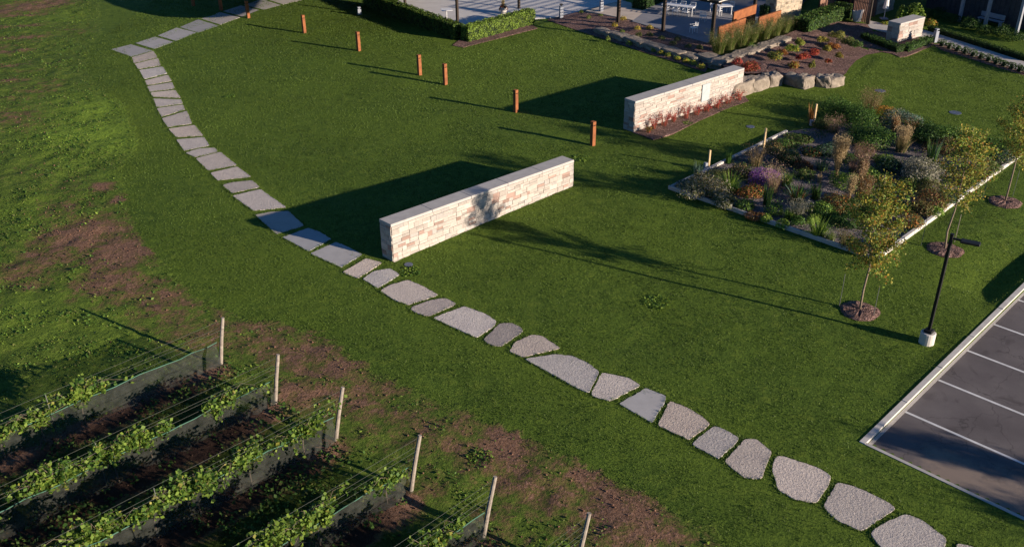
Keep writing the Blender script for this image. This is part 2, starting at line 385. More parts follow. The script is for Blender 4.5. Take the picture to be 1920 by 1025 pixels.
def hedge_mesh(mb, r, a, b, width, h, size, pal, dens=260, z=0.0, core=(.012, .028, .008)):
    """clipped hedge from a to b"""
    ax, ay = a; bx, by = b; L = hypot(bx - ax, by - ay); rot = atan2(by - ay, bx - ax)
    mb.box(((ax + bx) / 2, (ay + by) / 2, z), (L - .12, width - .16, h - .12), rot, core)
    faces = [(L * h, 'f'), (L * h, 'k'), (L * width, 't'), (width * h, 'l'), (width * h, 'r')]
    c_, s_ = cos(rot), sin(rot)
    for A, f in faces:
        n = int(A * dens); u = r.random(n); v = r.random(n); j = r.normal(size=n) * .035
        bumpy = .05 * np.sin(u * L * 7 + 1) * np.cos(v * 6) + .04 * vnoise(u * L * 3, v * 5, 5)
        if f in 'fk': s1 = -1 if f == 'f' else 1; x = (u - .5) * L; y = s1 * (width / 2 + j + bumpy - .04); zz = v * h; nn = np.tile([0, s1, .35], (n, 1))
        elif f == 't': x = (u - .5) * L; y = (v - .5) * width; zz = h + j + bumpy - .03; nn = np.tile([0, 0, 1.0], (n, 1))
        else: s1 = -1 if f == 'l' else 1; x = s1 * (L / 2 + j - .02) + 0 * u; y = (u - .5) * width; zz = v * h; nn = np.tile([s1, 0, .35], (n, 1))
        P = np.stack([(ax + bx) / 2 + x * c_ - y * s_, (ay + by) / 2 + x * s_ + y * c_, z + zz], 1)
        nn = np.stack([nn[:, 0] * c_ - nn[:, 1] * s_, nn[:, 0] * s_ + nn[:, 1] * c_, nn[:, 2]], 1) + r.normal(size=(n, 3)) * .5
        cl = pcol(r, pal, n) * (.85 + .3 * vnoise(u * L * 1.6 + 9, v * 3, 11) + .1)[:, None]
        leaves(mb, P, nn, size, cl, r, .65)

def rock_mesh(mb, r, c, size, rot, col, n=7, rough=.10):
    """split limestone block: subdivided box with broken faces"""
    sx, sy, sz = size; g = np.linspace(-1, 1, n); V = []; Fc = []; idx = {}
    ph = r.random(9) * 6
    def vid(p):
        k = tuple(np.round(p, 5))
        if k not in idx: idx[k] = len(V); V.append(k)
        return idx[k]
    for ax in range(3):
        for s1 in (-1, 1):
            for i in range(n - 1):
                for j in range(n - 1):
                    q = []
                    for (a, b) in ((g[i], g[j]), (g[i + 1], g[j]), (g[i + 1], g[j + 1]), (g[i], g[j + 1])):
                        p = [0, 0, 0]; p[ax] = s1; p[(ax + 1) % 3] = a; p[(ax + 2) % 3] = b; q.append(vid(p))
                    if s1 < 0: q = q[::-1]
                    Fc.append(tuple(q))
    V = np.array(V); l = np.abs(V) ** 9; sc = 1 / (l.sum(1) ** (1 / 9)); W = V * sc[:, None]
    W = W * (1 + rough * .9 * np.sin(V[:, [1]] * 3.1 + ph[0]) * np.sin(V[:, [0]] * 2.7 + ph[1]) + rough * .7 * np.sin(V[:, [2]] * 5.3 + V[:, [0]] * 4 + ph[2]))
    W += r.normal(size=W.shape) * rough * .35
    W[:, 0] *= sx / 2; W[:, 1] *= sy / 2; W[:, 2] = (W[:, 2] * .5 + .5) * sz * 1.5 - sz * .5
    W[:, 0] += W[:, 2] * .12 * math.sin(ph[3]); W[:, 2] -= .05
    c_, s_ = cos(rot), sin(rot); X = W.copy(); X[:, 0] = c[0] + W[:, 0] * c_ - W[:, 1] * s_; X[:, 1] = c[1] + W[:, 0] * s_ + W[:, 1] * c_; X[:, 2] += c[2]
    cc = np.array(col) * (.85 + .3 * r.random((len(X), 1)))
    mb.add(X, Fc, cc)

# ------------------------------------------------------------------ ground
def poly_sdf(X, Y, pts):
    """signed distance to closed polygon (inside > 0)"""
    d = np.full(X.shape, 1e9); ins = np.zeros(X.shape, bool); n = len(pts)
    for i in range(n):
        x0, y0 = pts[i]; x1, y1 = pts[(i + 1) % n]
        ex, ey = x1 - x0, y1 - y0; t_ = np.clip(((X - x0) * ex + (Y - y0) * ey) / (ex * ex + ey * ey + 1e-12), 0, 1)
        d = np.minimum(d, np.hypot(X - x0 - t_ * ex, Y - y0 - t_ * ey))
        c_ = ((y0 > Y) != (y1 > Y)); xi = x0 + (Y - y0) / ((y1 - y0) if abs(y1 - y0) > 1e-9 else 1e-9) * ex
        ins ^= c_ & (X < xi)
    return np.where(ins, d, -d)
FIELD = [(-2600, -150), (215, -150), (185, -20), (185, 30), (190, 60), (160, 100), (170, 150), (232, 195), (262, 270), (222, 320), (238, 380), (265, 450), (315, 505), (370, 560), (440, 590), (520, 605), (600, 625), (690, 690), (790, 735), (905, 785), (1000, 825), (1100, 875), (1180, 915), (1280, 965), (1370, 1025), (1600, 1180), (1500, 1900), (-2600, 1900)]
FIELDW = [G(*p) for p in FIELD]
# dirt patches: (px, py, radius m across, weight)
DIRT = [(150, 440, 2.9, .8), (230, 470, 2.5, .85), (60, 500, 2.6, .55), (300, 560, 2.2, .6), (420, 615, 2.0, .55), (500, 620, 2.0, .6), (700, 730, 1.8, .6), (850, 800, 1.8, .55), (120, 390, 2.2, .5), (190, 430, 2.2, .7), (100, 475, 2.2, .65), (30, 510, 1.8, .6), (200, 525, 2.0, .75), (130, 505, 1.8, .35), (250, 545, 2.0, .6), (190, 350, .9, .8), (225, 372, .8, .8), (200, 405, 1.5, .5), (120, 420, 1.6, .4), (60, 530, 1.2, .6),
        (60, 12, 4, .7), (100, 5, 3, .7), (0, 22, 3, .7), (130, 55, 3.0, .38), (60, 72, 3, .42), (0, 92, 3, .45), (40, 135, 2.5, .35), (100, 120, 2.5, .35), (80, 165, 3, .45), (20, 220, 3, .5), (60, 235, 2.4, .4), (60, 320, 2.5, .35), (130, 350, 2.2, .35), (150, 60, 2, .4),
        (600, 650, 1.7, .7), (540, 640, 1.5, .5), (640, 690, 1.5, .75), (480, 620, 1.4, .4), (350, 570, 1.5, .5), (400, 600, 1.6, .5), (650, 740, 1.6, .55), (560, 740, 1.8, .7), (610, 790, 1.8, .45), (700, 790, 1.4, .45), (940, 825, 1.2, .9), (960, 850, 1.1, .8), (990, 850, 1.2, .6), (1050, 870, 1.0, .5),
        (1100, 885, 1.0, .85), (1120, 905, .9, .7), (1150, 950, 1.5, .85), (1190, 960, 1.4, .85), (1110, 950, 1.0, .6), (1230, 990, 1.4, .6), (1010, 900, 1.0, .5), (1060, 915, 1.0, .55), (800, 770, 1.2, .45), (760, 810, 1.3, .45), (860, 850, 1.5, .4), (900, 890, 1.2, .4), (1060, 1000, 1.2, .4), (800, 900, 1.2, .5), (930, 960, 1.2, .5), (980, 1010, 1.2, .4), (1250, 1030, 1.5, .6)]
TONES = [(190, 205, 3.2, .9), (170, 250, 3.4, 1.0), (215, 270, 2.4, .85), (120, 300, 2.5, .45), (150, 190, 3, .5), (40, 400, 2.5, .35), (220, 330, 1.5, .4), (120, 30, 3, .3), (330, 560, 1.6, .3), (60, 590, 3, .35), (200, 610, 2.5, .35), (400, 230, 5, .25), (560, 180, 6, .2), (700, 230, 5, .25), (900, 120, 9, .5), (1050, 90, 7, .6), (1180, 120, 5, .5), (1000, 420, 5, .2), (1180, 440, 6, .25), (1230, 570, .8, .7), (1780, 520, 4, .4), (1800, 620, 3, .3), (1650, 160, 8, .65), (1840, 170, 9, .55), (1750, 110, 6, .5), (480, 500, 4, .35), (420, 470, 3, .3), (600, 560, 3, .3), (1750, 60, 3, .2), (1400, 190, 4, .7), (1350, 250, 4, .6)]  # brighter grass and weed patches, with sun-hit slopes painted in
ROWS = [(413, 683), (515, 757), (628, 825), (769, 920), (905, 1005), (1078, 1075)]
ROWW = [G(*p) for p in ROWS]
RD = np.array([-.712, -.702]); RD /= np.linalg.norm(RD)      # direction the rows run (away from the end posts)
def axis(a, b, step, far):
    core = np.arange(a, b + 1e-6, step); g = [step]
    while sum(g) < far: g.append(g[-1] * 1.35)
    out = np.cumsum(g); return np.concatenate([a - out[::-1], core, b + out])
gx = axis(-55, 50, .22, 900); gy = axis(14, 112, .22, 900)
GXX, GYY = np.meshgrid(gx, gy, indexing='ij')
def bedlocal():
    A = np.array(G(1257, 355)); B = np.array(G(1642, 488)); u = (B - A); W_ = np.linalg.norm(u); u /= W_; v = np.array([-u[1], u[0]]); return A, B, u, v, W_
SWALE = [G(1905, 470), G(1870, 520), G(1850, 548), G(1960, 400)]
def path_d(X, Y):
    dd_ = np.full(X.shape, 1e9)
    for i in range(len(PWP) - 1):
        x0, y0 = PWP[i]; x1, y1 = PWP[i + 1]; ex, ey = x1 - x0, y1 - y0; t_ = np.clip(((X - x0) * ex + (Y - y0) * ey) / (ex * ex + ey * ey), 0, 1)
        dd_ = np.minimum(dd_, np.hypot(X - x0 - t_ * ex, Y - y0 - t_ * ey))
    return dd_
PWP = [G(*p) for p in [(600, -25), (520, 10), (400, 45), (252, 95), (272, 120), (300, 190), (340, 250), (400, 310), (480, 375), (560, 440), (640, 490), (740, 535), (850, 590), (950, 640), (1060, 700), (1180, 750), (1290, 800), (1400, 860), (1500, 900), (1620, 950), (1720, 1010), (1850, 1080)]]
def ground_h(X, Y):
    X = np.asarray(X, float); Y = np.asarray(Y, float)
    z = .05 * vnoise(X / 5.3, Y / 5.3, 1) + .022 * vnoise(X / 1.9 + 7, Y / 1.9, 2) + .006 * vnoise(X / .7, Y / .7 + 3, 6)
    f = np.clip(poly_sdf(X, Y, FIELDW) / 1.6, 0, 1)
    z = z + f * (.05 * vnoise(X / .8, Y / .8, 3) + .035 * vnoise(X / .42, Y / .42, 4))
    # drainage swale beside the parking kerb
    a = np.array(G(1862, 535)); b_ = np.array(G(2150, 250)); e = b_ - a; L2 = e @ e
    t_ = np.clip(((X - a[0]) * e[0] + (Y - a[1]) * e[1]) / L2, 0, 1); d = np.hypot(X - a[0] - t_ * e[0], Y - a[1] - t_ * e[1])
    z = z - .24 * np.exp(-(d / 1.5) ** 2)
    return z * np.clip((path_d(X, Y) - 1.3) / 1.6, 0, 1)
def flat_mask(X, Y):
    """1 where the ground must stay level (under slabs, bed, car park)"""
    k = np.zeros(X.shape)
    for pl, m_ in FLATS: k = np.maximum(k, np.clip((poly_sdf(X, Y, pl) + m_ + .4) / .4, 0, 1))
    return k
A_, B_, bu, bv, BW = bedlocal(); BL = 17.6
FLATS = [([tuple(A_), tuple(B_), tuple(B_ + bv * BL), tuple(A_ + bv * BL)], .3),
         ([G(1610, 829), G(1762, 680), G(2400, 60), G(2900, 900), G(2200, 1110), G(1925, 983)], .1),
         ([G(660, -10), G(850, 95), G(1005, 50), G(1030, 40), G(1100, 62), G(1320, 138), G(1400, 180), G(1580, 170), G(1640, 105), G(1760, 90), G(1930, 142), G(2100, 60), G(1900, -220), G(600, -220)], .0)]
def gz(x, y):
    X = np.array([[x]]); Y = np.array([[y]]); return float((ground_h(X, Y) * (1 - flat_mask(X, Y)))[0, 0])
ZG = ground_h(GXX, GYY) * (1 - flat_mask(GXX, GYY))
C0 = np.array(G(1628, 828)); ka = radians(45.1); ku = np.array([cos(ka), sin(ka)]); kv = np.array([sin(ka), -cos(ka)])   # ku along the stalls' heads, kv into the lot
_u = (GXX - C0[0]) * ku[0] + (GYY - C0[1]) * ku[1]; _v = (GXX - C0[0]) * kv[0] + (GYY - C0[1]) * kv[1]
_in = (_u > -.02) & (_v > -.02) & (_u < 42.2) & (_v < 32.2); ZG[_in] = -.14 - .2 * np.clip(np.minimum(_u, _v)[_in] - .3, 0, 1)
far = (np.abs(GXX) > 60) | (GYY > 116); ZG[far] = 0
# keep the ground below flush slabs
nx, ny = len(gx), len(gy)
sd_f = poly_sdf(GXX, GYY, FIELDW)
fieldA = np.clip(.5 + sd_f / 2.2, 0, 1)
dirtA = np.zeros_like(GXX)
for px, py, rr, wt in DIRT:
    x, y = G(px, py); dirtA = np.maximum(dirtA, wt * np.exp(-((GXX - x) ** 2 + (GYY - y) ** 2) / (rr * rr)))
# soil strip along the field's lower edge and cultivated bands in the vineyard
edge = np.exp(-((sd_f - 1.7) / 1.9) ** 2) * np.clip((40 - GYY) / 3, 0, 1) * (.60 + .16 * vnoise(GXX / 2.2, GYY / 2.2, 88))
dirtA = np.maximum(dirtA, edge)
for (ex, ey) in ROWW:
    rx, ry = GXX - ex, GYY - ey; al = rx * RD[0] + ry * RD[1]; ac = rx * (-RD[1]) + ry * RD[0]
    band = np.exp(-((ac - .35) / .85) ** 2) * np.clip((al + .6) / .8, 0, 1); dirtA = np.maximum(dirtA, band * .95)
# worn tilled stripes at the far left
st = (.5 + .5 * np.sin((GYY * .93 - GXX * .22) * 1.55)) ** 2 * np.clip((sd_f - 2) / 3, 0, 1) * np.clip((GYY - 58) / 6, 0, 1); dirtA = np.maximum(dirtA, st * .62)
toneA = np.zeros_like(GXX)
PATHMID = [(252, 95), (272, 120), (300, 190), (340, 250), (400, 310), (480, 375), (560, 440), (640, 490), (740, 535), (850, 590), (950, 640), (1060, 700), (1180, 750), (1290, 800), (1400, 860), (1500, 900), (1620, 950), (1720, 1010), (1850, 1080)]
PW = [G(*p) for p in PATHMID]
dd = np.full(GXX.shape, 1e9)
for i in range(len(PW) - 1):
    x0, y0 = PW[i]; x1, y1 = PW[i + 1]; ex, ey = x1 - x0, y1 - y0; t_ = np.clip(((GXX - x0) * ex + (GYY - y0) * ey) / (ex * ex + ey * ey), 0, 1)
    dd = np.minimum(dd, np.hypot(GXX - x0 - t_ * ex, GYY - y0 - t_ * ey))
toneA = np.maximum(toneA, .38 * np.exp(-(dd / 1.7) ** 2))  # sunny strip beside the path painted brighter
for px, py, rr, wt in TONES:
    x, y = G(px, py); toneA = np.maximum(toneA, wt * np.exp(-((GXX - x) ** 2 + (GYY - y) ** 2) / (rr * rr)))
ii = np.arange((nx - 1) * (ny - 1)); a_ = (ii // (ny - 1)) * ny + ii % (ny - 1)
gmb = MB(); gmb.add(np.stack([GXX.ravel(), GYY.ravel(), ZG.ravel()], 1), np.stack([a_, a_ + ny, a_ + ny + 1, a_ + 1], 1), np.stack([fieldA.ravel(), dirtA.ravel(), toneA.ravel()], 1))
gob = tag(gmb.build('ground', M['ground'], smooth=True), kind='structure')
row_shade = np.zeros_like(GXX)                                   # shade of nets and vines, painted dark into the row soil
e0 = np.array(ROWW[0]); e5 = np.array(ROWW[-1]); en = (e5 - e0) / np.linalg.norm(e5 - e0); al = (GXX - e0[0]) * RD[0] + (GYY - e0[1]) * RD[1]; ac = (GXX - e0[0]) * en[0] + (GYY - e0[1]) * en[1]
row_shade = np.clip((al - .3 + .4 * vnoise(GXX, GYY, 77)) / 1.2, 0, 1) * np.clip((ac + .6) / .6, 0, 1) * .85
wa = gob.data.color_attributes.new('row_shade', 'FLOAT_COLOR', 'POINT'); wv = np.ones((GXX.size, 4), np.float32); wv[:, :3] = row_shade.ravel()[:, None]; wa.data.foreach_set('color', wv.ravel())

# coarse weeds and clover across the field, grass tufts along its ragged edge
def scatter_field():
    r = rng(21); mb = MB(); n = 210000
    x = r.uniform(-46, 12, n); y = r.uniform(17, 96, n)
    sdv = poly_sdf(x, y, FIELDW)
    den = .5 + .5 * vnoise(x / 1.3, y / 1.3, 31) + .5 * vnoise(x / .5, y / .5, 32)
    dirt = np.zeros(n)
    for px, py, rr, wt in DIRT:
        X, Y = G(px, py); dirt = np.maximum(dirt, wt * np.exp(-((x - X) ** 2 + (y - Y) ** 2) / (rr * rr)))
    for (ex, ey) in ROWW:
        rx, ry = x - ex, y - ey; al = rx * RD[0] + ry * RD[1]; ac = rx * (-RD[1]) + ry * RD[0]
        dirt = np.maximum(dirt, np.exp(-((ac - .35) / .85) ** 2) * (al > -.6) * .8)
    dirt = np.maximum(dirt, .55 * np.exp(-((sdv - 1.7) / 1.9) ** 2) * (y < 40))
    keep = (sdv > .15) & (r.random(n) < np.clip(den - dirt * 1.15, 0.015, 1)) & (r.random(n) < np.clip(1.25 - (y - 20) / 90, .3, 1))
    x, y, dirt = x[keep], y[keep], dirt[keep]; n = len(x)
    z = ground_h(x, y)
    k = 3
    P = np.repeat(np.stack([x, y, z], 1), k, 0) + r.normal(size=(n * k, 3)) * [.06, .06, .0] ; P[:, 2] += .01 + .05 * r.random(n * k)
    big = np.repeat(.5 + .5 * vnoise(x / 4 + 3, y / 4, 35), k)
    cl = pcol(r, [('green', 5), ('lime', 2), ('olive', 2.0)], n * k) * (.85 + .5 * big)[:, None]
    sz = np.where(r.random(n * k) < .12, .13, .075)
    leaves(mb, P, r.normal(size=(n * k, 3)) * .55 + [0, 0, 1.0], sz, cl, r, .6)
    return mb
tag(scatter_field().build('weeds', M['leaf']), 'low leafy weeds and clover growing over the rough field', 'weeds', kind='stuff')

PAL['lawn'] = ((.068, .118, .018), (.132, .200, .033))
def lawn_blades():
    r = rng(33); n = 800000; x = r.uniform(-34, 46, n); y = 18 + 86 * r.random(n) ** 1.35
    inside = (np.abs(x) < y * .56 + 3) & (poly_sdf(x, y, FIELDW) < .4) & (poly_sdf(x, y, FLATS[0][0]) < -.08) & (poly_sdf(x, y, FLATS[1][0]) < -.1) & (poly_sdf(x, y, NOGRASS) < 0) & (path_d(x, y) > .62)
    den = .6 + .5 * vnoise(x / .9, y / .9, 34) + .35 * vnoise(x / .3, y / .3, 36); inside &= r.random(n) < den
    x, y = x[inside], y[inside]; n = len(x)
    z = ground_h(x, y) * (1 - flat_mask(x, y)); hgt_ = (.024 + .034 * r.random(n)) * (1 + .006 * (y - 20)); wd = .017 * (1 + .016 * (y - 20)); th = r.random(n) * 2 * pi
    B = np.stack([x, y, z - .005], 1); side = np.stack([np.cos(th), np.sin(th), 0 * th], 1) * wd[:, None]; ln = r.normal(size=(n, 2)) * .45 * hgt_[:, None]
    T = B + np.concatenate([ln, hgt_[:, None]], 1); V = np.stack([B - side, B + side, T], 1).reshape(-1, 3)
    tn = .4 * np.exp(-(path_d(x, y) / 1.7) ** 2)
    for px, py, rr, wt in TONES:
        X, Y = G(px, py); tn = np.maximum(tn, wt * np.exp(-((x - X) ** 2 + (y - Y) ** 2) / (rr * rr)))
    big = .80 + .45 * tn + .3 * vnoise(x / 3.1, y / 3.1, 37) + .12 * vnoise(x / .8, y / .8, 38)
    mb = MB(); mb.add(V, np.arange(n * 3).reshape(n, 3), np.repeat(pcol(r, [('lawn', 1)], n) * big[:, None], 3, 0)); return mb
NOGRASS = [G(*p) for p in [(660, -10), (680, 14), (850, 92), (1012, 54), (1030, 40), (1100, 64), (1320, 140), (1400, 180), (1580, 165), (1595, 128), (1640, 104), (1700, 108), (1755, 88), (1930, 145), (2100, 190), (2100, -220), (600, -220)]]
tag(lawn_blades().build('grass', M['leaf']), 'short mown grass blades of the lawn', 'grass', kind='stuff')
def clods():
    r = rng(44); n = 60000; x = r.uniform(-38, 12, n); y = r.uniform(17, 62, n); dirt = np.zeros(n)
    for px, py, rr, wt in DIRT:
        X, Y = G(px, py); dirt = np.maximum(dirt, wt * np.exp(-((x - X) ** 2 + (y - Y) ** 2) / (rr * rr)))
    for (ex, ey) in ROWW:
        rx, ry = x - ex, y - ey; al = rx * RD[0] + ry * RD[1]; ac = rx * (-RD[1]) + ry * RD[0]
        dirt = np.maximum(dirt, np.exp(-((ac - .35) / .85) ** 2) * (al > -.6) * .8)
    k = (poly_sdf(x, y, FIELDW) > .3) & (r.random(n) < dirt ** 1.5); x, y = x[k], y[k]; n = len(x); s_ = .012 + .045 * r.random(n) ** 3
    o = np.array([(1, 0, 0), (0, 1, 0), (-1, 0, 0), (0, -1, 0), (0, 0, .8), (0, 0, -.5)]) * 1.0
    V = np.stack([x, y, ground_h(x, y) + s_ * .3], 1)[:, None, :] + o[None] * s_[:, None, None] * (.7 + .6 * r.random((n, 6, 1)))
    Fb = np.array([(0, 1, 4), (1, 2, 4), (2, 3, 4), (3, 0, 4), (1, 0, 5), (2, 1, 5), (3, 2, 5), (0, 3, 5)])
    c = np.array((.15, .08, .052)) * (.6 + .8 * r.random((n, 1))) * np.where((y < 31 - (x + 11) * .9) , .35, 1.0)[:, None]; mb = MB(); mb.add(V.reshape(-1, 3), (np.arange(n)[:, None, None] * 6 + Fb[None]).reshape(-1, 3), np.repeat(c, 6, 0)); return mb  # clods among the vines darkened to match the painted shade
M['soil'] = mat_attr('soil_clods', bs=.3)
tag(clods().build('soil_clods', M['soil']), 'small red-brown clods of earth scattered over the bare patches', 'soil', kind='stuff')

# ------------------------------------------------------------------ path stones
EDGEG = MB()
def densify(poly, step, jit, r):
    out = []; n = len(poly)
    for i in range(n):
        a = np.array(poly[i]); b = np.array(poly[(i + 1) % n]); L = np.linalg.norm(b - a); k = max(1, int(L / step)); t = (b - a) / (L + 1e-9); nn = np.array([-t[1], t[0]])
        for j in range(k):
            p = a + (b - a) * j / k; out.append(tuple(p + (nn * r.normal() * jit if j else 0)))
    return out
def round_poly(poly, k=.16):
    out = []; n = len(poly)
    for i in range(n):
        p, a, b = np.array(poly[i]), np.array(poly[i - 1]), np.array(poly[(i + 1) % n])
        da = min(k, .35 * np.linalg.norm(a - p)); db = min(k, .35 * np.linalg.norm(b - p))
        q1 = p + (a - p) / np.linalg.norm(a - p) * da; q2 = p + (b - p) / np.linalg.norm(b - p) * db
        out += [tuple(q1), tuple(q1 * .25 + p * .5 + q2 * .25), tuple(q2)]
    return out
def z1(l): return [(x / 3, y / 3) for x, y in l]
def z4(l): return [(x / 3, 340 + y / 3) for x, y in l]
def z5(l): return [(640 + x / 3, 340 + y / 3) for x, y in l]
def zb(l): return [(640 + x / 2.97, 680 + y / 2.97) for x, y in l]
def zc(l): return [(1280 + x / 2.97, 680 + y / 2.97) for x, y in l]
PAVERS = [z1([(625, 280), (737, 252), (858, 287), (738, 320)]), z1([(762, 245), (872, 208), (978, 238), (868, 277)]), z1([(888, 203), (993, 158), (1106, 184), (990, 232)]), z1([(1012, 155), (1115, 112), (1230, 146), (1114, 186)]),
          z1([(1130, 107), (1238, 70), (1350, 100), (1240, 141)]), z1([(1256, 66), (1355, 34), (1470, 60), (1362, 95)]), z1([(1372, 30), (1470, -3), (1580, 30), (1484, 56)]), z1([(1488, -6), (1600, -38), (1700, 2), (1592, 27)])]
ROUGH1 = [z1([(742, 325), (865, 290), (885, 325), (752, 358)]), z1([(757, 362), (890, 330), (905, 370), (778, 390)]), z1([(782, 396), (915, 376), (942, 415), (812, 447)]), z1([(815, 455), (945, 423), (967, 457), (825, 482)]),
          z1([(827, 488), (970, 465), (983, 500), (842, 518)]), z1([(845, 523), (987, 507), (1018, 553), (860, 546)]), z1([(862, 556), (1020, 562), (1028, 585), (880, 604)]), z1([(882, 612), (1032, 590), (1042, 618), (908, 658)]),
          z1([(910, 668), (1052, 625), (1082, 697), (943, 717)]), z1([(947, 727), (1095, 705), (1145, 765), (990, 773)]), z1([(992, 787), (1150, 773), (1180, 820), (1035, 850)]), z1([(1042, 862), (1120, 838), (1210, 832), (1225, 855), (1098, 885)]),
          z1([(1100, 893), (1240, 857), (1335, 930), (1170, 960)]), z1([(1183, 975), (1335, 938), (1415, 995), (1225, 1018)]), z4([(1250, 22), (1290, 10), (1420, -4), (1462, 35), (1305, 68)]), z4([(1307, 82), (1465, 45), (1612, 148), (1425, 167)])]
SMOOTH = [z4([(1435, 190), (1530, 172), (1622, 168), (1712, 250), (1555, 298)]), z4([(1588, 315), (1735, 262), (1800, 285), (1865, 325), (1735, 395)]), z5([(-175, 405), (-30, 342), (40, 370), (120, 412), (0, 485)])]
LOWER = [('rough', z5([(5, 512), (140, 433), (232, 458), (95, 547)])), ('rough', z5([(118, 550), (185, 505), (275, 490), (330, 525), (205, 602)])), ('rough', z5([(218, 618), (270, 585), (375, 555), (470, 595), (548, 640), (375, 697), (300, 670)])),
         ('worn', z5([(388, 722), (400, 705), (500, 670), (590, 658), (650, 690), (495, 760), (430, 745)])), ('rough', z5([(513, 768), (690, 702), (800, 740), (873, 785), (862, 815), (765, 880), (690, 850)])), ('worn', z5([(797, 893), (890, 800), (960, 797), (1010, 820), (1025, 845), (900, 930), (850, 925)])),
         ('rough', z5([(943, 958), (975, 905), (1070, 863), (1130, 870), (1235, 940), (1020, 990)])), ('rough', [(983, 673), (1040, 664), (1073, 667), (1102, 680), (1124, 697), (1105, 737), (1092, 733)]), ('rough', zb([(1393, 165), (1450, 55), (1600, 85), (1668, 128), (1495, 215), (1395, 185)])),
         ('sawn', zb([(1545, 228), (1695, 140), (1808, 185), (1800, 225), (1730, 335)])), ('rough', [(1232.5, 797.5), (1256, 751.5), (1288, 764), (1317, 781), (1332, 795), (1292, 825.5)]), ('rough', zc([(48, 455), (130, 385), (175, 352), (215, 362), (315, 418), (300, 445), (200, 538)])),
         ('rough', zc([(230, 550), (345, 425), (410, 425), (440, 450), (498, 495), (470, 560), (440, 648), (340, 640)])), ('rough', zc([(498, 605), (502, 560), (520, 520), (560, 520), (755, 585), (828, 630), (810, 690), (745, 782), (620, 760), (530, 710)])),
         ('rough', zc([(780, 800), (860, 665), (960, 690), (1070, 740), (1150, 780), (1188, 812), (1110, 865), (995, 938), (860, 880)])), ('rough', zc([(1042, 950), (1100, 905), (1240, 840), (1330, 872), (1470, 975), (1460, 1030), (1300, 1090), (1100, 1030)])), ('rough', zc([(1520, 1020), (1530, 1005), (1600, 1018), (1700, 1060), (1560, 1110)]))]
ORD = ['first', 'second', 'third', 'fourth', 'fifth', 'sixth', 'seventh', 'eighth', 'ninth', 'tenth', 'eleventh', 'twelfth', 'thirteenth', 'fourteenth', 'fifteenth', 'sixteenth', 'seventeenth']
def slab(poly, kind, label, i, group):
    r = rng(500 + i); pw = [G(*p) for p in poly]; cx = sum(p[0] for p in pw) / len(pw); cy = sum(p[1] for p in pw) / len(pw)
    pl = [(p[0] - cx, p[1] - cy) for p in pw]
    if kind != 'paver': pl = densify(round_poly(pl, .12 if kind != 'sawn' else .08), .12, .014, r)
    top = {'paver': .018, 'sawn': .022}.get(kind, .028); tilt = r.normal() * .004
    base = {'paver': (.36, .345, .335), 'sawn': (.40, .385, .37), 'worn': (.44, .39, .36), 'rough': (.56, .51, .47)}[kind]; kf = 1 + .09 * r.normal(); wf = .03 * r.normal(); base = (base[0] * kf * (1 + wf), base[1] * kf, base[2] * kf * (1 - wf))
    for a, b in zip(pw, pw[1:] + pw[:1]):
        L = hypot(b[0] - a[0], b[1] - a[1]); n = int(L * (26 if kind == 'paver' else 46)); u = r.random(n); nx_, ny_ = (b[1] - a[1]) / L, -(b[0] - a[0]) / L
        sg = -1 if (a[0] - cx) * nx_ + (a[1] - cy) * ny_ < 0 else 1; of = r.normal(size=n) * .035 + (.045 if kind == 'paver' else .03)
        P = np.stack([a[0] + (b[0] - a[0]) * u + nx_ * sg * of, a[1] + (b[1] - a[1]) * u + ny_ * sg * of, 0 * u], 1); h_ = (.04 + .05 * r.random(n))[:, None]; th = r.random(n) * 6.28
        sd = np.stack([np.cos(th), np.sin(th), 0 * th], 1) * .016; T = P + np.concatenate([r.normal(size=(n, 2)) * .035, h_], 1)
        EDGEG.add(np.stack([P - sd, P + sd, T], 1).reshape(-1, 3), np.arange(n * 3).reshape(n, 3), np.repeat(pcol(r, [('lawn', 1)], n), 3, 0))
    mb = MB(); mb.prism(pl, -.12, top, base, bev=.004 if kind == 'paver' else .010)
    o = mb.build('paving_slab' if kind in ('paver', 'sawn') else 'stepping_stone', M['smoothstone' if kind in ('paver', 'sawn') else 'roughstone'], loc=(cx, cy, gz(cx, cy) if kind != 'paver' else gz(cx, cy) + 0.0))
    o.rotation_euler = (tilt, r.normal() * .004, 0)
    tag(o, label, 'paving slab' if kind in ('paver', 'sawn') else 'stepping stone', group)
pl_lab = ['smooth grey corner paver where the two paths meet', 'smooth grey paver next to the corner paver', 'smooth grey paver third from the path corner', 'smooth grey paver fourth from the corner, the last one fully sunlit', 'smooth paver half crossed by thin bollard shadows, fifth from corner', 'smooth paver in shade, sixth from the corner', 'smooth shaded paver behind the rusty bollard on the upper path', 'topmost smooth paver where the path leaves the photo']
for i, p in enumerate(PAVERS): slab(p, 'paver', pl_lab[i], i, 'smooth pavers of the upper path')
for i, p in enumerate(ROUGH1): slab(p, 'rough', 'rough pale stone slab, ' + ORD[i] + ' down the curving path from the smooth corner paver', 20 + i, 'rough slabs of the curving path')
for i, p in enumerate(SMOOTH): slab(p, 'sawn', ['smooth slab wholly inside the long wall\'s shadow', 'smooth slab half in the long wall\'s shadow, middle of three', 'smooth slab nearest the long wall\'s end, partly in its shadow'][i], 40 + i, 'smooth slabs by the long wall')
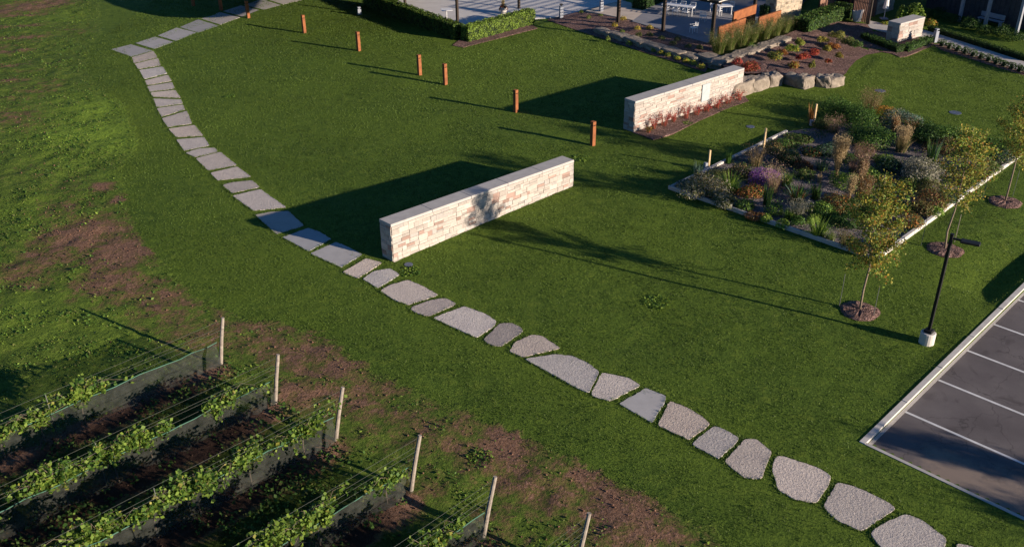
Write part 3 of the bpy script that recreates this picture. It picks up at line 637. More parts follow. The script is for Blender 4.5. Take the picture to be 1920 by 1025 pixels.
extra = ['small rough stone just past the near end of the long wall', 'rounded rough stone second past the wall end', 'large pinkish rough stone third past the wall end', 'thin brownish worn stone between two larger rough ones', 'large grey pitted stone with pointed left corner', 'small worn brown rounded stone right of the pitted grey one', 'domed rough stone right of the small brown one', 'long wide rough stone narrowing to its left tip',
         'pale rough five-sided stone left of the smooth grey one', 'smooth flat grey kite-shaped slab among the rough stones', 'rough stone right of the smooth kite-shaped slab', 'small dark grey pitted stone before the pale one', 'pale tan wedge stone with rounded foot near the car park corner', 'large pale stone with rounded left side below the car park corner', 'large grey many-sided stone, third from the photo\'s lower right', 'big rough stone at the lower right cut by the photo edge', 'last stone showing only its tip at the bottom edge']
for i, (k, p) in enumerate(LOWER): slab(p, k, extra[i], 50 + i, 'stepping stones of the lower path')

tag(EDGEG.build('edge_grass', M['leaf']), 'unclipped grass growing over the edges of the path stones', 'grass', kind='stuff')
# ------------------------------------------------------------------ stone walls
def ashlar(mb, L, H0, H1, side_len, r, cols, hmin=.12, hmax=.26, wmin=.22, wmax=.75, face='front', ox=0.0, oy=0.0, zt=0.0, pink=.13):
    """random ashlar blocks. local x along the wall, face towards -y. top flat at height H0 at x=0 .. the base follows H0->H1"""
    top = H0; z = top; x_end = L
    while z > -.1:
        h = r.uniform(hmin, hmax); zb_ = z - h; x = 0.0
        while x < x_end - .02:
            w_ = min(r.uniform(wmin, wmax), x_end - x)
            if x_end - x - w_ < .15: w_ = x_end - x
            hh = [(zb_, z)]
            if w_ > .3 and h > .2 and r.random() < .45: hh = [(zb_, zb_ + h * .5), (zb_ + h * .5, z)]
            for (q0, q1) in hh:
                base = H0 - (H0 - H0) ; gp = .006; pr = r.uniform(.0, .034)
                u = r.random()
                c = np.array(cols[0]) * (1 + .10 * r.normal()) if u > pink + .12 else (np.array(cols[1]) * (1 + .12 * r.normal()) if u < pink else np.array(cols[2]) * (1 + .1 * r.normal()))
                c = np.clip(c, .04, .8)
                mb.box((ox + x + w_ / 2, oy - pr / 2 + .015, (q0 + q1) / 2 + zt), (w_ - gp * 2, .05 + pr, q1 - q0 - gp * 2), 0, c, z0=False)
            x += w_
        z = zb_
def stone_wall(name, a, rot, L, T, Hh, label, cat, capover=.03, capth=.14, seed=1, pink=.13, cols=((.405, .365, .325), (.31, .215, .18), (.37, .345, .32)), tilt=0.0, hm=(.12, .26), wm=(.22, .75), blue_end=False, below=0.0):
    """a = front near corner of the footprint. tilt = rise of the ground along the wall (top stays level)"""
    r = rng(seed); root = empty(name, (a[0], a[1], -below), rot, label, cat)
    Hh = Hh + below
    core = MB(); core.box((L / 2, T / 2, -.1), (L - .02, T - .02, Hh + .1 - capth), 0, (.30, .26, .22))
    ashlar(core, L, Hh - capth, 0, T, r, cols, hm[0], hm[1], wm[0], wm[1], pink=pink)
    # back face
    bk = MB(); ashlar(bk, L, Hh - capth, 0, T, r, cols, hm[0], hm[1], wm[0], wm[1], pink=pink)
    bk.xf(lambda V: np.stack([L - V[:, 0], T - V[:, 1], V[:, 2]], 1))
    for V, Fq, C in zip(bk.V, [None] * 0 or bk.F, bk.C): pass
    off = core.n
    for V, C in zip(bk.V, bk.C): core.V.append(V); core.C.append(C)
    for Fq in bk.F: core.F.append(Fq + off)
    core.n += bk.n
    for xe, sgn in ((0, -1), (L, 1)):
        e = MB(); ashlar(e, T, Hh - capth, 0, L, r, cols, hm[0], hm[1], .25, .5, pink=pink + .1)
        if sgn < 0: e.xf(lambda V: np.stack([V[:, 1], T - V[:, 0], V[:, 2]], 1))
        else: e.xf(lambda V: np.stack([L - V[:, 1], V[:, 0], V[:, 2]], 1))
        off = core.n
        for V, C in zip(e.V, e.C): core.V.append(V); core.C.append(C)
        for Fq in e.F: core.F.append(Fq + off)
        core.n += e.n
    core.build('stonework', M['stone'], root)
    cp = MB(); n = max(1, round(L / 2.4)); w_ = (L + 2 * capover) / n
    for i in range(n): cp.bbox((-capover + w_ * (i + .5), T / 2, Hh - capth + .002), (w_ - .016, T + 2 * capover, capth), 0, (.5, .5, .5), .012)
    cp.build('cap_stone', M['cap'], root)
    return root
a1 = G(738, 491); e1 = G(1074, 347)
rot1 = atan2(e1[1] - a1[1], e1[0] - a1[0]); L1 = hypot(e1[0] - a1[0], e1[1] - a1[1])
W1 = dict(a=a1, rot=rot1, L=L1)
sw1 = stone_wall('stone_wall', a1, rot1, L1, .80, 1.92, 'long cream stone wall with pinkish blocks standing alone on the lawn', 'wall', seed=3, pink=.09, below=0, hm=(.15, .28), wm=(.22, .62))
for ch in sw1.children:                                  # the wall steps down gently with the lawn
    co_ = np.empty(len(ch.data.vertices) * 3, np.float32); ch.data.vertices.foreach_get('co', co_); co_ = co_.reshape(-1, 3); co_[:, 2] -= .46 * co_[:, 0] / L1; ch.data.vertices.foreach_set('co', co_.ravel()); ch.data.update()
a2 = G(1188, 248); e2 = G(1389, 181); rot2 = atan2(e2[1] - a2[1], e2[0] - a2[0]); L2 = hypot(e2[0] - a2[0], e2[1] - a2[1])
sw2 = stone_wall('stone_wall', a2, rot2, L2, .85, 1.96, 'long cream stone wall with red shrubs at its foot and a plaque', 'wall', seed=8, pink=.06)
pq = MB(); pq.bbox((0, 0, 0), (.78, .05, 1.15), 0, (.5, .5, .5), .01)
pm = mat_simple('plaque_metal', (.33, .38, .39), (.40, .45, .46), 4, .1, .003, .45)
# plaque position along wall: photo x 1313..1332
pq.build('plaque', pm, sw2, loc=(L2 * .63, -.06, .55))

# ------------------------------------------------------------------ rusty bollards
BOL = [((363, 12), 'rusty square bollard in deep shade, farthest left of the row'), ((415, 20), 'rusty square bollard in shade just above the smooth pavers'), ((466, 34), 'rusty square bollard standing at the edge of the smooth pavers'), ((571, 62), 'rusty square bollard between the pavers and the hedge shadow'), ((673, 96), 'rusty square bollard with its top at the hedge shadow\'s edge'),
       ((787, 140), 'left rusty square bollard of the close pair'), ((835, 158), 'right rusty square bollard of the close pair'), ((967, 210), 'rusty square bollard beside the tip of the far wall\'s shadow'), ((1111, 271), 'rusty square bollard nearest the camera, between the two long walls')]
def make_bollard():
    e = empty('bollard')
    b = MB(); b.bbox((0, 0, -.1), (.25, .25, 1.34), 0, (.5, .5, .5), .008); b.bbox((0, 0, 1.242), (.20, .20, .05), 0, (.5, .5, .5), .004); b.bbox((0, 0, 1.29), (.25, .25, .21), 0, (.5, .5, .5), .008); b.build('post', M['corten'], e)
    s_ = MB()
    for a in range(4): s_.box((cos(a * pi / 2) * .104, sin(a * pi / 2) * .104, 1.245), (.006, .14, .04), a * pi / 2)
    s_.build('light_lens', M['glass'], e); return e
def copy_thing(o, loc, rz, label):
    c = o.copy(); COL.objects.link(c); c.location = loc; c.rotation_euler = (0, 0, rz); c['label'] = label
    for ch in list(o.children):
        d = ch.copy(); COL.objects.link(d); d.parent = c
        for g in list(ch.children):
            f = g.copy(); COL.objects.link(f); f.parent = d
    return c
b0 = make_bollard(); tag(b0, None, 'bollard', 'rusty bollards across the lawn')
for i, ((px, py), lb) in enumerate(BOL):
    x, y = G(px, py); loc = (x, y, gz(x, y)); rz = radians(42 + 3 * math.sin(i * 2.1))
    if i == 0: b0.location = loc; b0.rotation_euler = (0, 0, rz); b0['label'] = lb
    else: copy_thing(b0, loc, rz, lb)

# ------------------------------------------------------------------ utility covers in the lawn
for (px, py), r_, lb in [((1650, 171), .36, 'round blue-grey cover in the lawn nearer the boulders'), ((1791, 212), .38, 'round blue-grey cover in the lawn nearer the young trees'), ((1407, 238), .26, 'pale oval cover in the lawn below the far stone wall'), ((766, 496), .20, 'small grey cover at the foot of the near stone wall')]:
    x, y = G(px, py); mb = MB(); k = 20
    mb.prism([(cos(2 * pi * i / k) * r_, sin(2 * pi * i / k) * r_) for i in range(k)], -.02, .02, bev=.008)
    tag(mb.build('utility_cover', M['cover'], loc=(x, y, gz(x, y))), lb, 'utility cover', 'covers set in the lawn')

# ------------------------------------------------------------------ car park
def KP(u, v): return tuple(C0 + ku * u + kv * v)
gxa = np.arange(0, 42, .35); gya = np.arange(0, 32, .35); AX, AY = np.meshgrid(gxa, gya, indexing='ij')
AWX = C0[0] + ku[0] * AX + kv[0] * AY; AWY = C0[1] + ku[1] * AX + kv[1] * AY
sand = np.zeros_like(AX)
for px, py, rr, wt in [(1760, 860, 1.0, .8), (1800, 890, 1.3, .95), (1840, 915, 1.5, .9), (1890, 920, 1.5, .7), (1730, 845, .7, .6), (1900, 880, 1.2, .4)]:
    x, y = G(px, py); sand = np.maximum(sand, wt * np.exp(-((AWX - x) ** 2 + (AWY - y) ** 2) / (rr * rr)))
na, nb = len(gxa), len(gya); ii = np.arange((na - 1) * (nb - 1)); q_ = (ii // (nb - 1)) * nb + ii % (nb - 1)
mb = MB(); mb.add(np.stack([AWX.ravel(), AWY.ravel(), np.full(AX.size, -.10)], 1), np.stack([q_, q_ + 1, q_ + nb + 1, q_ + nb], 1), np.stack([sand.ravel()] * 3, 1))
tag(mb.build('car_park', M['asphalt']), kind='structure')
mb = MB(); mb.prism([KP(-.22, -.22), KP(3, -.22), KP(3, -.02), KP(-.22, -.02)], -.35, .03, bev=.02)
for i in range(13): mb.prism([KP(3.012 + 3 * i, -.22), KP(6 + 3 * i, -.22), KP(6 + 3 * i, -.02), KP(3.012 + 3 * i, -.02)], -.35, .03 + .004 * math.sin(i * 2.3), bev=.02)
tag(mb.build('kerb', M['kerb']), kind='structure')
mb = MB(); mb.prism([KP(-.088, -.018), KP(42, -.018), KP(42, .12), KP(-.088, .12)], -.35, -.092)
tag(mb.build('gutter', M['concrete']), kind='structure')
mb = MB(); mb.prism([KP(-.22, -.018), KP(-.09, -.018), KP(-.09, 32), KP(-.22, 32)], -.35, .02, bev=.015)
tag(mb.build('edge_kerb', M['concrete']), kind='structure')
mk = MB()
for (sx, sy) in [(1696.5, 771), (1759.8, 712), (1811.7, 656), (1860.7, 606.7), (1902.7, 560), (1941, 518), (1975, 482)]:
    p = np.array(G(sx, sy, -.1)); q = p + kv * 6.0; n_ = ku * .055
    mk.add([(*(p - n_), -.096), (*(q - n_), -.096), (*(q + n_), -.096), (*(p + n_), -.096)], [(0, 1, 2, 3)])
tag(mk.build('parking_markings', M['mark']), kind='structure')

# ------------------------------------------------------------------ car park lamp
def lamp_post(px, py, label):
    x, y = G(px, py); e = empty('lamp_post', (x, y, gz(x, y)), 0, label, 'lamp post')
    b = MB(); k = 20; b.prism([(cos(2 * pi * i / k) * .29, sin(2 * pi * i / k) * .29) for i in range(k)], -.2, .50, bev=.03); b.build('concrete_base', M['kerb'], e, smooth=False)
    p = MB(); p.bbox((0, 0, .50), (.32, .32, .12), ka, (.5, .5, .5), .02); p.bbox((0, 0, .62), (.115, .115, 4.15), ka, (.5, .5, .5), .01); p.box((0, 0, 4.77), (.125, .125, .03), ka); p.build('pole', M['black'], e)
    hd = MB(); ang = radians(-30); d = np.array([cos(ang), sin(ang)])
    hd.box((d[0] * .2, d[1] * .2, 4.58), (.35, .07, .07), ang); hd.build('arm', M['black'], e)
    h2 = MB(); h2.bbox((d[0] * .66, d[1] * .66, 4.55), (.68, .34, .09), ang, (.5, .5, .5), .03); h2.build('lamp_head', M['black'], e)
    return e
lamp_post(1737, 640, 'black parking lamp post on a round white concrete base')

# ------------------------------------------------------------------ young trees
def young_tree(base, h, crown_r, crown_z0, label, seed, pal, name='young_tree', nleaf=2600, lean=(0, 0), leafs=.12, trunk_r=.045, droop=True):
    r = rng(seed); x, y = base; e = empty(name, (x, y, gz(x, y)), 0, label, 'tree', 'young trees beside the planted bed' if name == 'young_tree' else None)
    t = MB(); pts = [(lean[0] * k / 6 + .04 * r.normal() * (k > 0), lean[1] * k / 6 + .04 * r.normal() * (k > 0), h * .97 * k / 6 - (.1 if k == 0 else 0)) for k in range(7)]
    t.tube(pts, [trunk_r * (1 - .8 * (k / 6)) + .006 for k in range(7)], 8)
    tips = []
    nb_ = 26
    for i in range(nb_):
        u = crown_z0 / h + (1 - crown_z0 / h) * (i / nb_) ** .9 * .93; k = min(int(u * 6 / .97), 5); p0 = np.array(pts[k]) + (np.array(pts[k + 1]) - np.array(pts[k])) * min(1, u * 6 / .97 - k)
        a = i * 2.4 + r.normal() * .3; up_ = .55 + .3 * r.random(); prof = math.sin(pi * min(1, max(.12, ((u * h - crown_z0) / (h - crown_z0)) * .82 + .22))) ** .8
        ln = crown_r * prof * (.7 + .5 * r.random()); mid = p0 + np.array([cos(a) * ln * .5, sin(a) * ln * .5, ln * .5 * up_]); end = p0 + np.array([cos(a) * ln, sin(a) * ln, ln * (up_ * .8 + .1)])
        t.tube([p0, mid, end], [trunk_r * .32 * (1 - u * .5), trunk_r * .2, .004], 5); tips.append((p0, mid, end, ln))
        if i < 6 and droop:
            e2_ = p0 + np.array([cos(a + .5) * ln * 1.0, sin(a + .5) * ln * 1.0, -.25 - .3 * r.random()]); t.tube([p0, (p0 + e2_) / 2 + [0, 0, .15], e2_], [.012, .008, .003], 4); tips.append((p0, (p0 + e2_) / 2 + [0, 0, .15], e2_, ln * .35))
    t.build('trunk', M['bark'], e, smooth=True)
    c = MB(); P = []
    W_ = np.array([q[3] for q in tips]); W_ /= W_.sum(); ch = r.choice(len(tips), nleaf, p=W_); v = r.random(nleaf) ** .7
    T0 = np.array([q[0] for q in tips])[ch]; T1 = np.array([q[1] for q in tips])[ch]; T2 = np.array([q[2] for q in tips])[ch]
    P = np.where(v[:, None] < .5, T0 + (T1 - T0) * v[:, None] * 2, T1 + (T2 - T1) * (v[:, None] * 2 - 1)) + r.normal(size=(nleaf, 3)) * [.13, .13, .12]
    brt = .75 + .5 * r.random(len(tips)); cl = pcol(r, pal, nleaf) * brt[ch][:, None]
    leaves(c, P, r.normal(size=(nleaf, 3)) + [0, 0, .3], leafs, cl, r, .65)
    c.build('crown', M['leaf'], e); return e
TR = [((1612, 582), 6.3, 1.12, 2.0, 'young tree nearest the camera with yellow and orange leaves at the bed\'s front corner', 5), ((1772, 468), 6.2, 1.25, 2.3, 'middle young tree behind the lamp post with sparse yellow-green leaves', 6), ((1884, 380), 5.9, 1.2, 2.2, 'young tree at the right photo edge, farthest along the bed', 7)]
AUT = [('autumn', 7), ('lime', 3), ('yellow', 1.2), ('orange', .7), ('rust', .3), ('green', 2)]
for (b_, h, cr_, cz, lb, sd_) in TR:
    bx, by = G(*b_)
    young_tree((bx, by), h, cr_, cz, lb, sd_, AUT, nleaf=7600 if sd_ == 5 else 5200, leafs=.095)
    r = rng(sd_ * 11); mb = MB(); k = 26; rings = [(.88, .015), (.75, .08), (.4, .13), (.0, .12)]; V = []; Fc = []
    ph = r.random(k) * .12
    for ri, (rr, zz) in enumerate(rings[:-1]):
        for i in range(k): a = 2 * pi * i / k; V.append((cos(a) * rr * (.92 + ph[i]) * .95, sin(a) * rr * (.92 + ph[i]) * .95, zz + .02 * r.normal() * (ri > 0)))
    V.append((0, 0, .12))
    for ri in range(2):
        for i in range(k): Fc.append((ri * k + i, ri * k + (i + 1) % k, (ri + 1) * k + (i + 1) % k, (ri + 1) * k + i))
    for i in range(k): Fc.append((2 * k + i, 2 * k + (i + 1) % k, 3 * k))
    mb.add(V, Fc); tag(mb.build('mulch_ring', M['mulch'], loc=(bx, by, gz(bx, by) - .0)), 'round brown mulch ring under the ' + {5: 'nearest young tree', 6: 'middle young tree', 7: 'young tree at the right edge'}[sd_], 'mulch ring', 'mulch rings under the young trees')
    offs = [(-.75, .35), (.42, -.45)] if sd_ == 5 else [(-.95, .45), (.75, .75)]
    for j, (ox, oy) in enumerate(offs):
        sb = MB(); sb.tube([(0, 0, -.1), (0, 0, 1.55 if j == 0 else 1.45)], .015, 6); 
        o = sb.build('tree_stake', M['wood'] if (sd_ == 6 and j == 1) else M['wire'], loc=(bx + ox, by + oy, 0)); tag(o, ('thin stake left of the ' if j == 0 else 'thin stake right of the ') + {5: 'nearest young tree\'s trunk', 6: 'middle young tree\'s trunk', 7: 'right-edge young tree\'s trunk'}[sd_], 'stake', 'stakes by the young trees')

# trees beyond the right edge of the photo; they shade the car park
for i, (spx, spy, zc, h, cr_) in enumerate([(1790, 850, 3.3, 3.9, .75), (1905, 872, 3.5, 4.2, .8), (2040, 1000, 3.4, 4.2, .8)]):
    tx, ty = G(spx, spy); tx += sin(SUN_AZ) * zc / math.tan(SUN_EL); ty += cos(SUN_AZ) * zc / math.tan(SUN_EL)
    young_tree((tx, ty), h, cr_, zc - .7, ['broad leafy tree outside the photo shading the car park corner', 'smaller leafy tree outside the photo by the parking stalls', 'tallest leafy tree outside the photo beyond the car park'][i], 90 + i, [('green', 4), ('autumn', 2)], name='car_park_tree', nleaf=620, leafs=.16, trunk_r=.11, droop=False)

# ------------------------------------------------------------------ planted bed
def BP(u, v): p = A_ + bu * u + bv * v; return (float(p[0]), float(p[1]))
mb = MB(); mb.prism([BP(.05, .05), BP(BW - .05, .05), BP(BW - .05, BL - .5), BP(2.5, BL - .5), BP(.05, 12.0)], -.05, .075)
tag(mb.build('gravel_bed', M['gravel']), kind='structure')
for nm, a, b, lb in [('front', (-.0, 0), (BW, 0), 'thin concrete edging along the bed\'s front side'), ('right', (BW, .0), (BW, BL), 'sunlit concrete edging along the bed\'s right side'), ('left', (0, .0), (0, 11.8), 'concrete edging along the bed\'s left side, partly hidden by plants')]:
    pa, pb = BP(*a), BP(*b); L = hypot(pb[0] - pa[0], pb[1] - pa[1]); rot = atan2(pb[1] - pa[1], pb[0] - pa[0]); mb = MB(); n = max(1, int(L / 3)); wd = .13 if nm == 'front' else .17
    o0 = .12 if nm == 'front' else 0.13
    for i in range(n):
        s0 = o0 if nm != 'front' and i == 0 else (-.12 if i == 0 else 0)
        x0 = L / n * i + s0 + .004; x1 = L / n * (i + 1) + (.12 if nm == 'front' and i == n - 1 else 0) - .004
        mb.bbox(((x0 + x1) / 2, 0, -.1), (x1 - x0, wd, .30), 0, (.5, .5, .5), .012)
    o = mb.build('bed_edging', M['kerb'] if nm == 'right' else M['concrete'], loc=(pa[0], pa[1], 0), rz=rot); tag(o, lb, 'edging')
# stakes with caps in the bed
for (px, py), h, lb, cap in [((1328, 318), 1.10, 'fresh timber stake with a pale box at its foot, left corner of the bed', 1), ((1430, 290), 1.55, 'tallest fresh timber stake, on the bed\'s left edging', 1), ((1525, 237), 1.38, 'fresh timber stake beside orange spikes at the bed\'s top', 1)]:
    x, y = G(px, py); e = empty('garden_light_stake', (x, y, .06), radians(20), lb, 'stake', 'timber stakes in the planted bed')
    m_ = MB(); m_.bbox((0, 0, 0), (.10, .10, h), 0, (.5, .5, .5), .008); m_.build('timber', M['newwood'], e)
    c = MB(); c.bbox((-.17, .02, 0), (.17, .20, .38), 0, (.5, .5, .5), .015); c.build('meter_box', M['grey'], e)
# plants
def plant(kind, px, py, rad, h, pal, label, name, seed, cat='plant', z=.07, leaf=.085, dens=1.0):
    r = rng(seed); x, y = G(px, py, z); mb = MB()
    if kind == 'mound': n = int(620 * rad * rad * dens + 260 * rad * h * dens + 120); blob(mb, r, (0, 0, h * .12), (rad, rad, h * .9), n, leaf, pal, .5, 8)
    elif kind == 'shrub':
        for k in range(5):
            a = r.random() * 6.28; q = rad * .42 * (k > 0); hh = h * (.75 + .3 * r.random()); mb_r = rad * .62
            blob(mb, r, (cos(a) * q, sin(a) * q, hh * .2), (mb_r, mb_r, hh * .8), int(300 * rad * dens + 120), leaf, pal, .35, 6)
        for k in range(7): a = r.random() * 6.28; mb.tube([(0, 0, 0), (cos(a) * rad * .5, sin(a) * rad * .5, h * .75)], [.014, .005], 4, (.09, .065, .045))
    elif kind == 'strap': blades(mb, r, (0, 0, 0), int(70 * rad * dens + 30), h * 1.15, rad, .045, pal, .75, droop=.6)
    elif kind == 'iris': blades(mb, r, (0, 0, 0), int(40 * rad * dens + 14), h, rad, .045, pal, .22, droop=.1)
    elif kind == 'grass':
        blades(mb, r, (0, 0, 0), int(220 * rad * dens + 60), h * .8, rad, .02, [('green', 1), ('olive', 1)] + ([(pal, 1.4)] if isinstance(pal, str) else list(pal)), .42, droop=.4)
        t_ = blades(mb, r, (0, 0, 0), int(110 * rad * dens + 40), h * 1.1, rad * .8, .012, pal, .2, droop=.15)
        k = 5; P = np.repeat(t_, k, 0) + r.normal(size=(len(t_) * k, 3)) * [.02, .02, .07]; leaves(mb, P, r.normal(size=P.shape) * [1, 1, .3], .10, pcol(r, pal, len(P)), r, .3)
    elif kind == 'haze':
        t_ = blades(mb, r, (0, 0, 0), int(90 * rad * dens + 40), h, rad * 1.1, .012, pal, .35, droop=.2)
        k = 6; P = np.repeat(t_, k, 0) + r.normal(size=(len(t_) * k, 3)) * [.10, .10, .13]; leaves(mb, P, r.normal(size=P.shape), .05, pcol(r, pal, len(P)), r, .5)
        blob(mb, r, (0, 0, h * .1), (rad * .7, rad * .7, h * .4), int(160 * rad), .06, [('olive', 2), ('dark', 1)], .4, 5)
    elif kind == 'fluff':
        blades(mb, r, (0, 0, 0), 420, h * .85, rad * 1.3, .022, [('hedge', 2), ('olive', 1.5)], .42, droop=.45)
        t_ = blades(mb, r, (0, 0, 0), 170, h, rad * 1.5, .010, pal, .38, droop=.3)
        k = 9; P = np.repeat(t_, k, 0) + r.normal(size=(len(t_) * k, 3)) * [.10, .10, .17]; leaves(mb, P, r.normal(size=P.shape), .06, pcol(r, pal, len(P)), r, .4)
    elif kind == 'column':
        t_ = blades(mb, r, (0, 0, 0), int(420 * rad * dens + 60), h, rad * .7, .014, pal, .16, droop=.1)
        k = 8; P = np.repeat(t_, k, 0) + r.normal(size=(len(t_) * k, 3)) * [.03, .03, .16] - [0, 0, .15]; leaves(mb, P, r.normal(size=P.shape) * [1, 1, .3], .09, pcol(r, pal, len(P)), r, .3)
    o = mb.build(name, M['leaf'], loc=(x, y, z)); o.rotation_euler = (0, 0, r.random() * 6.28)
    return tag(o, label, cat)
def MIXP(*a): return [(a[i], a[i + 1]) for i in range(0, len(a), 2)]
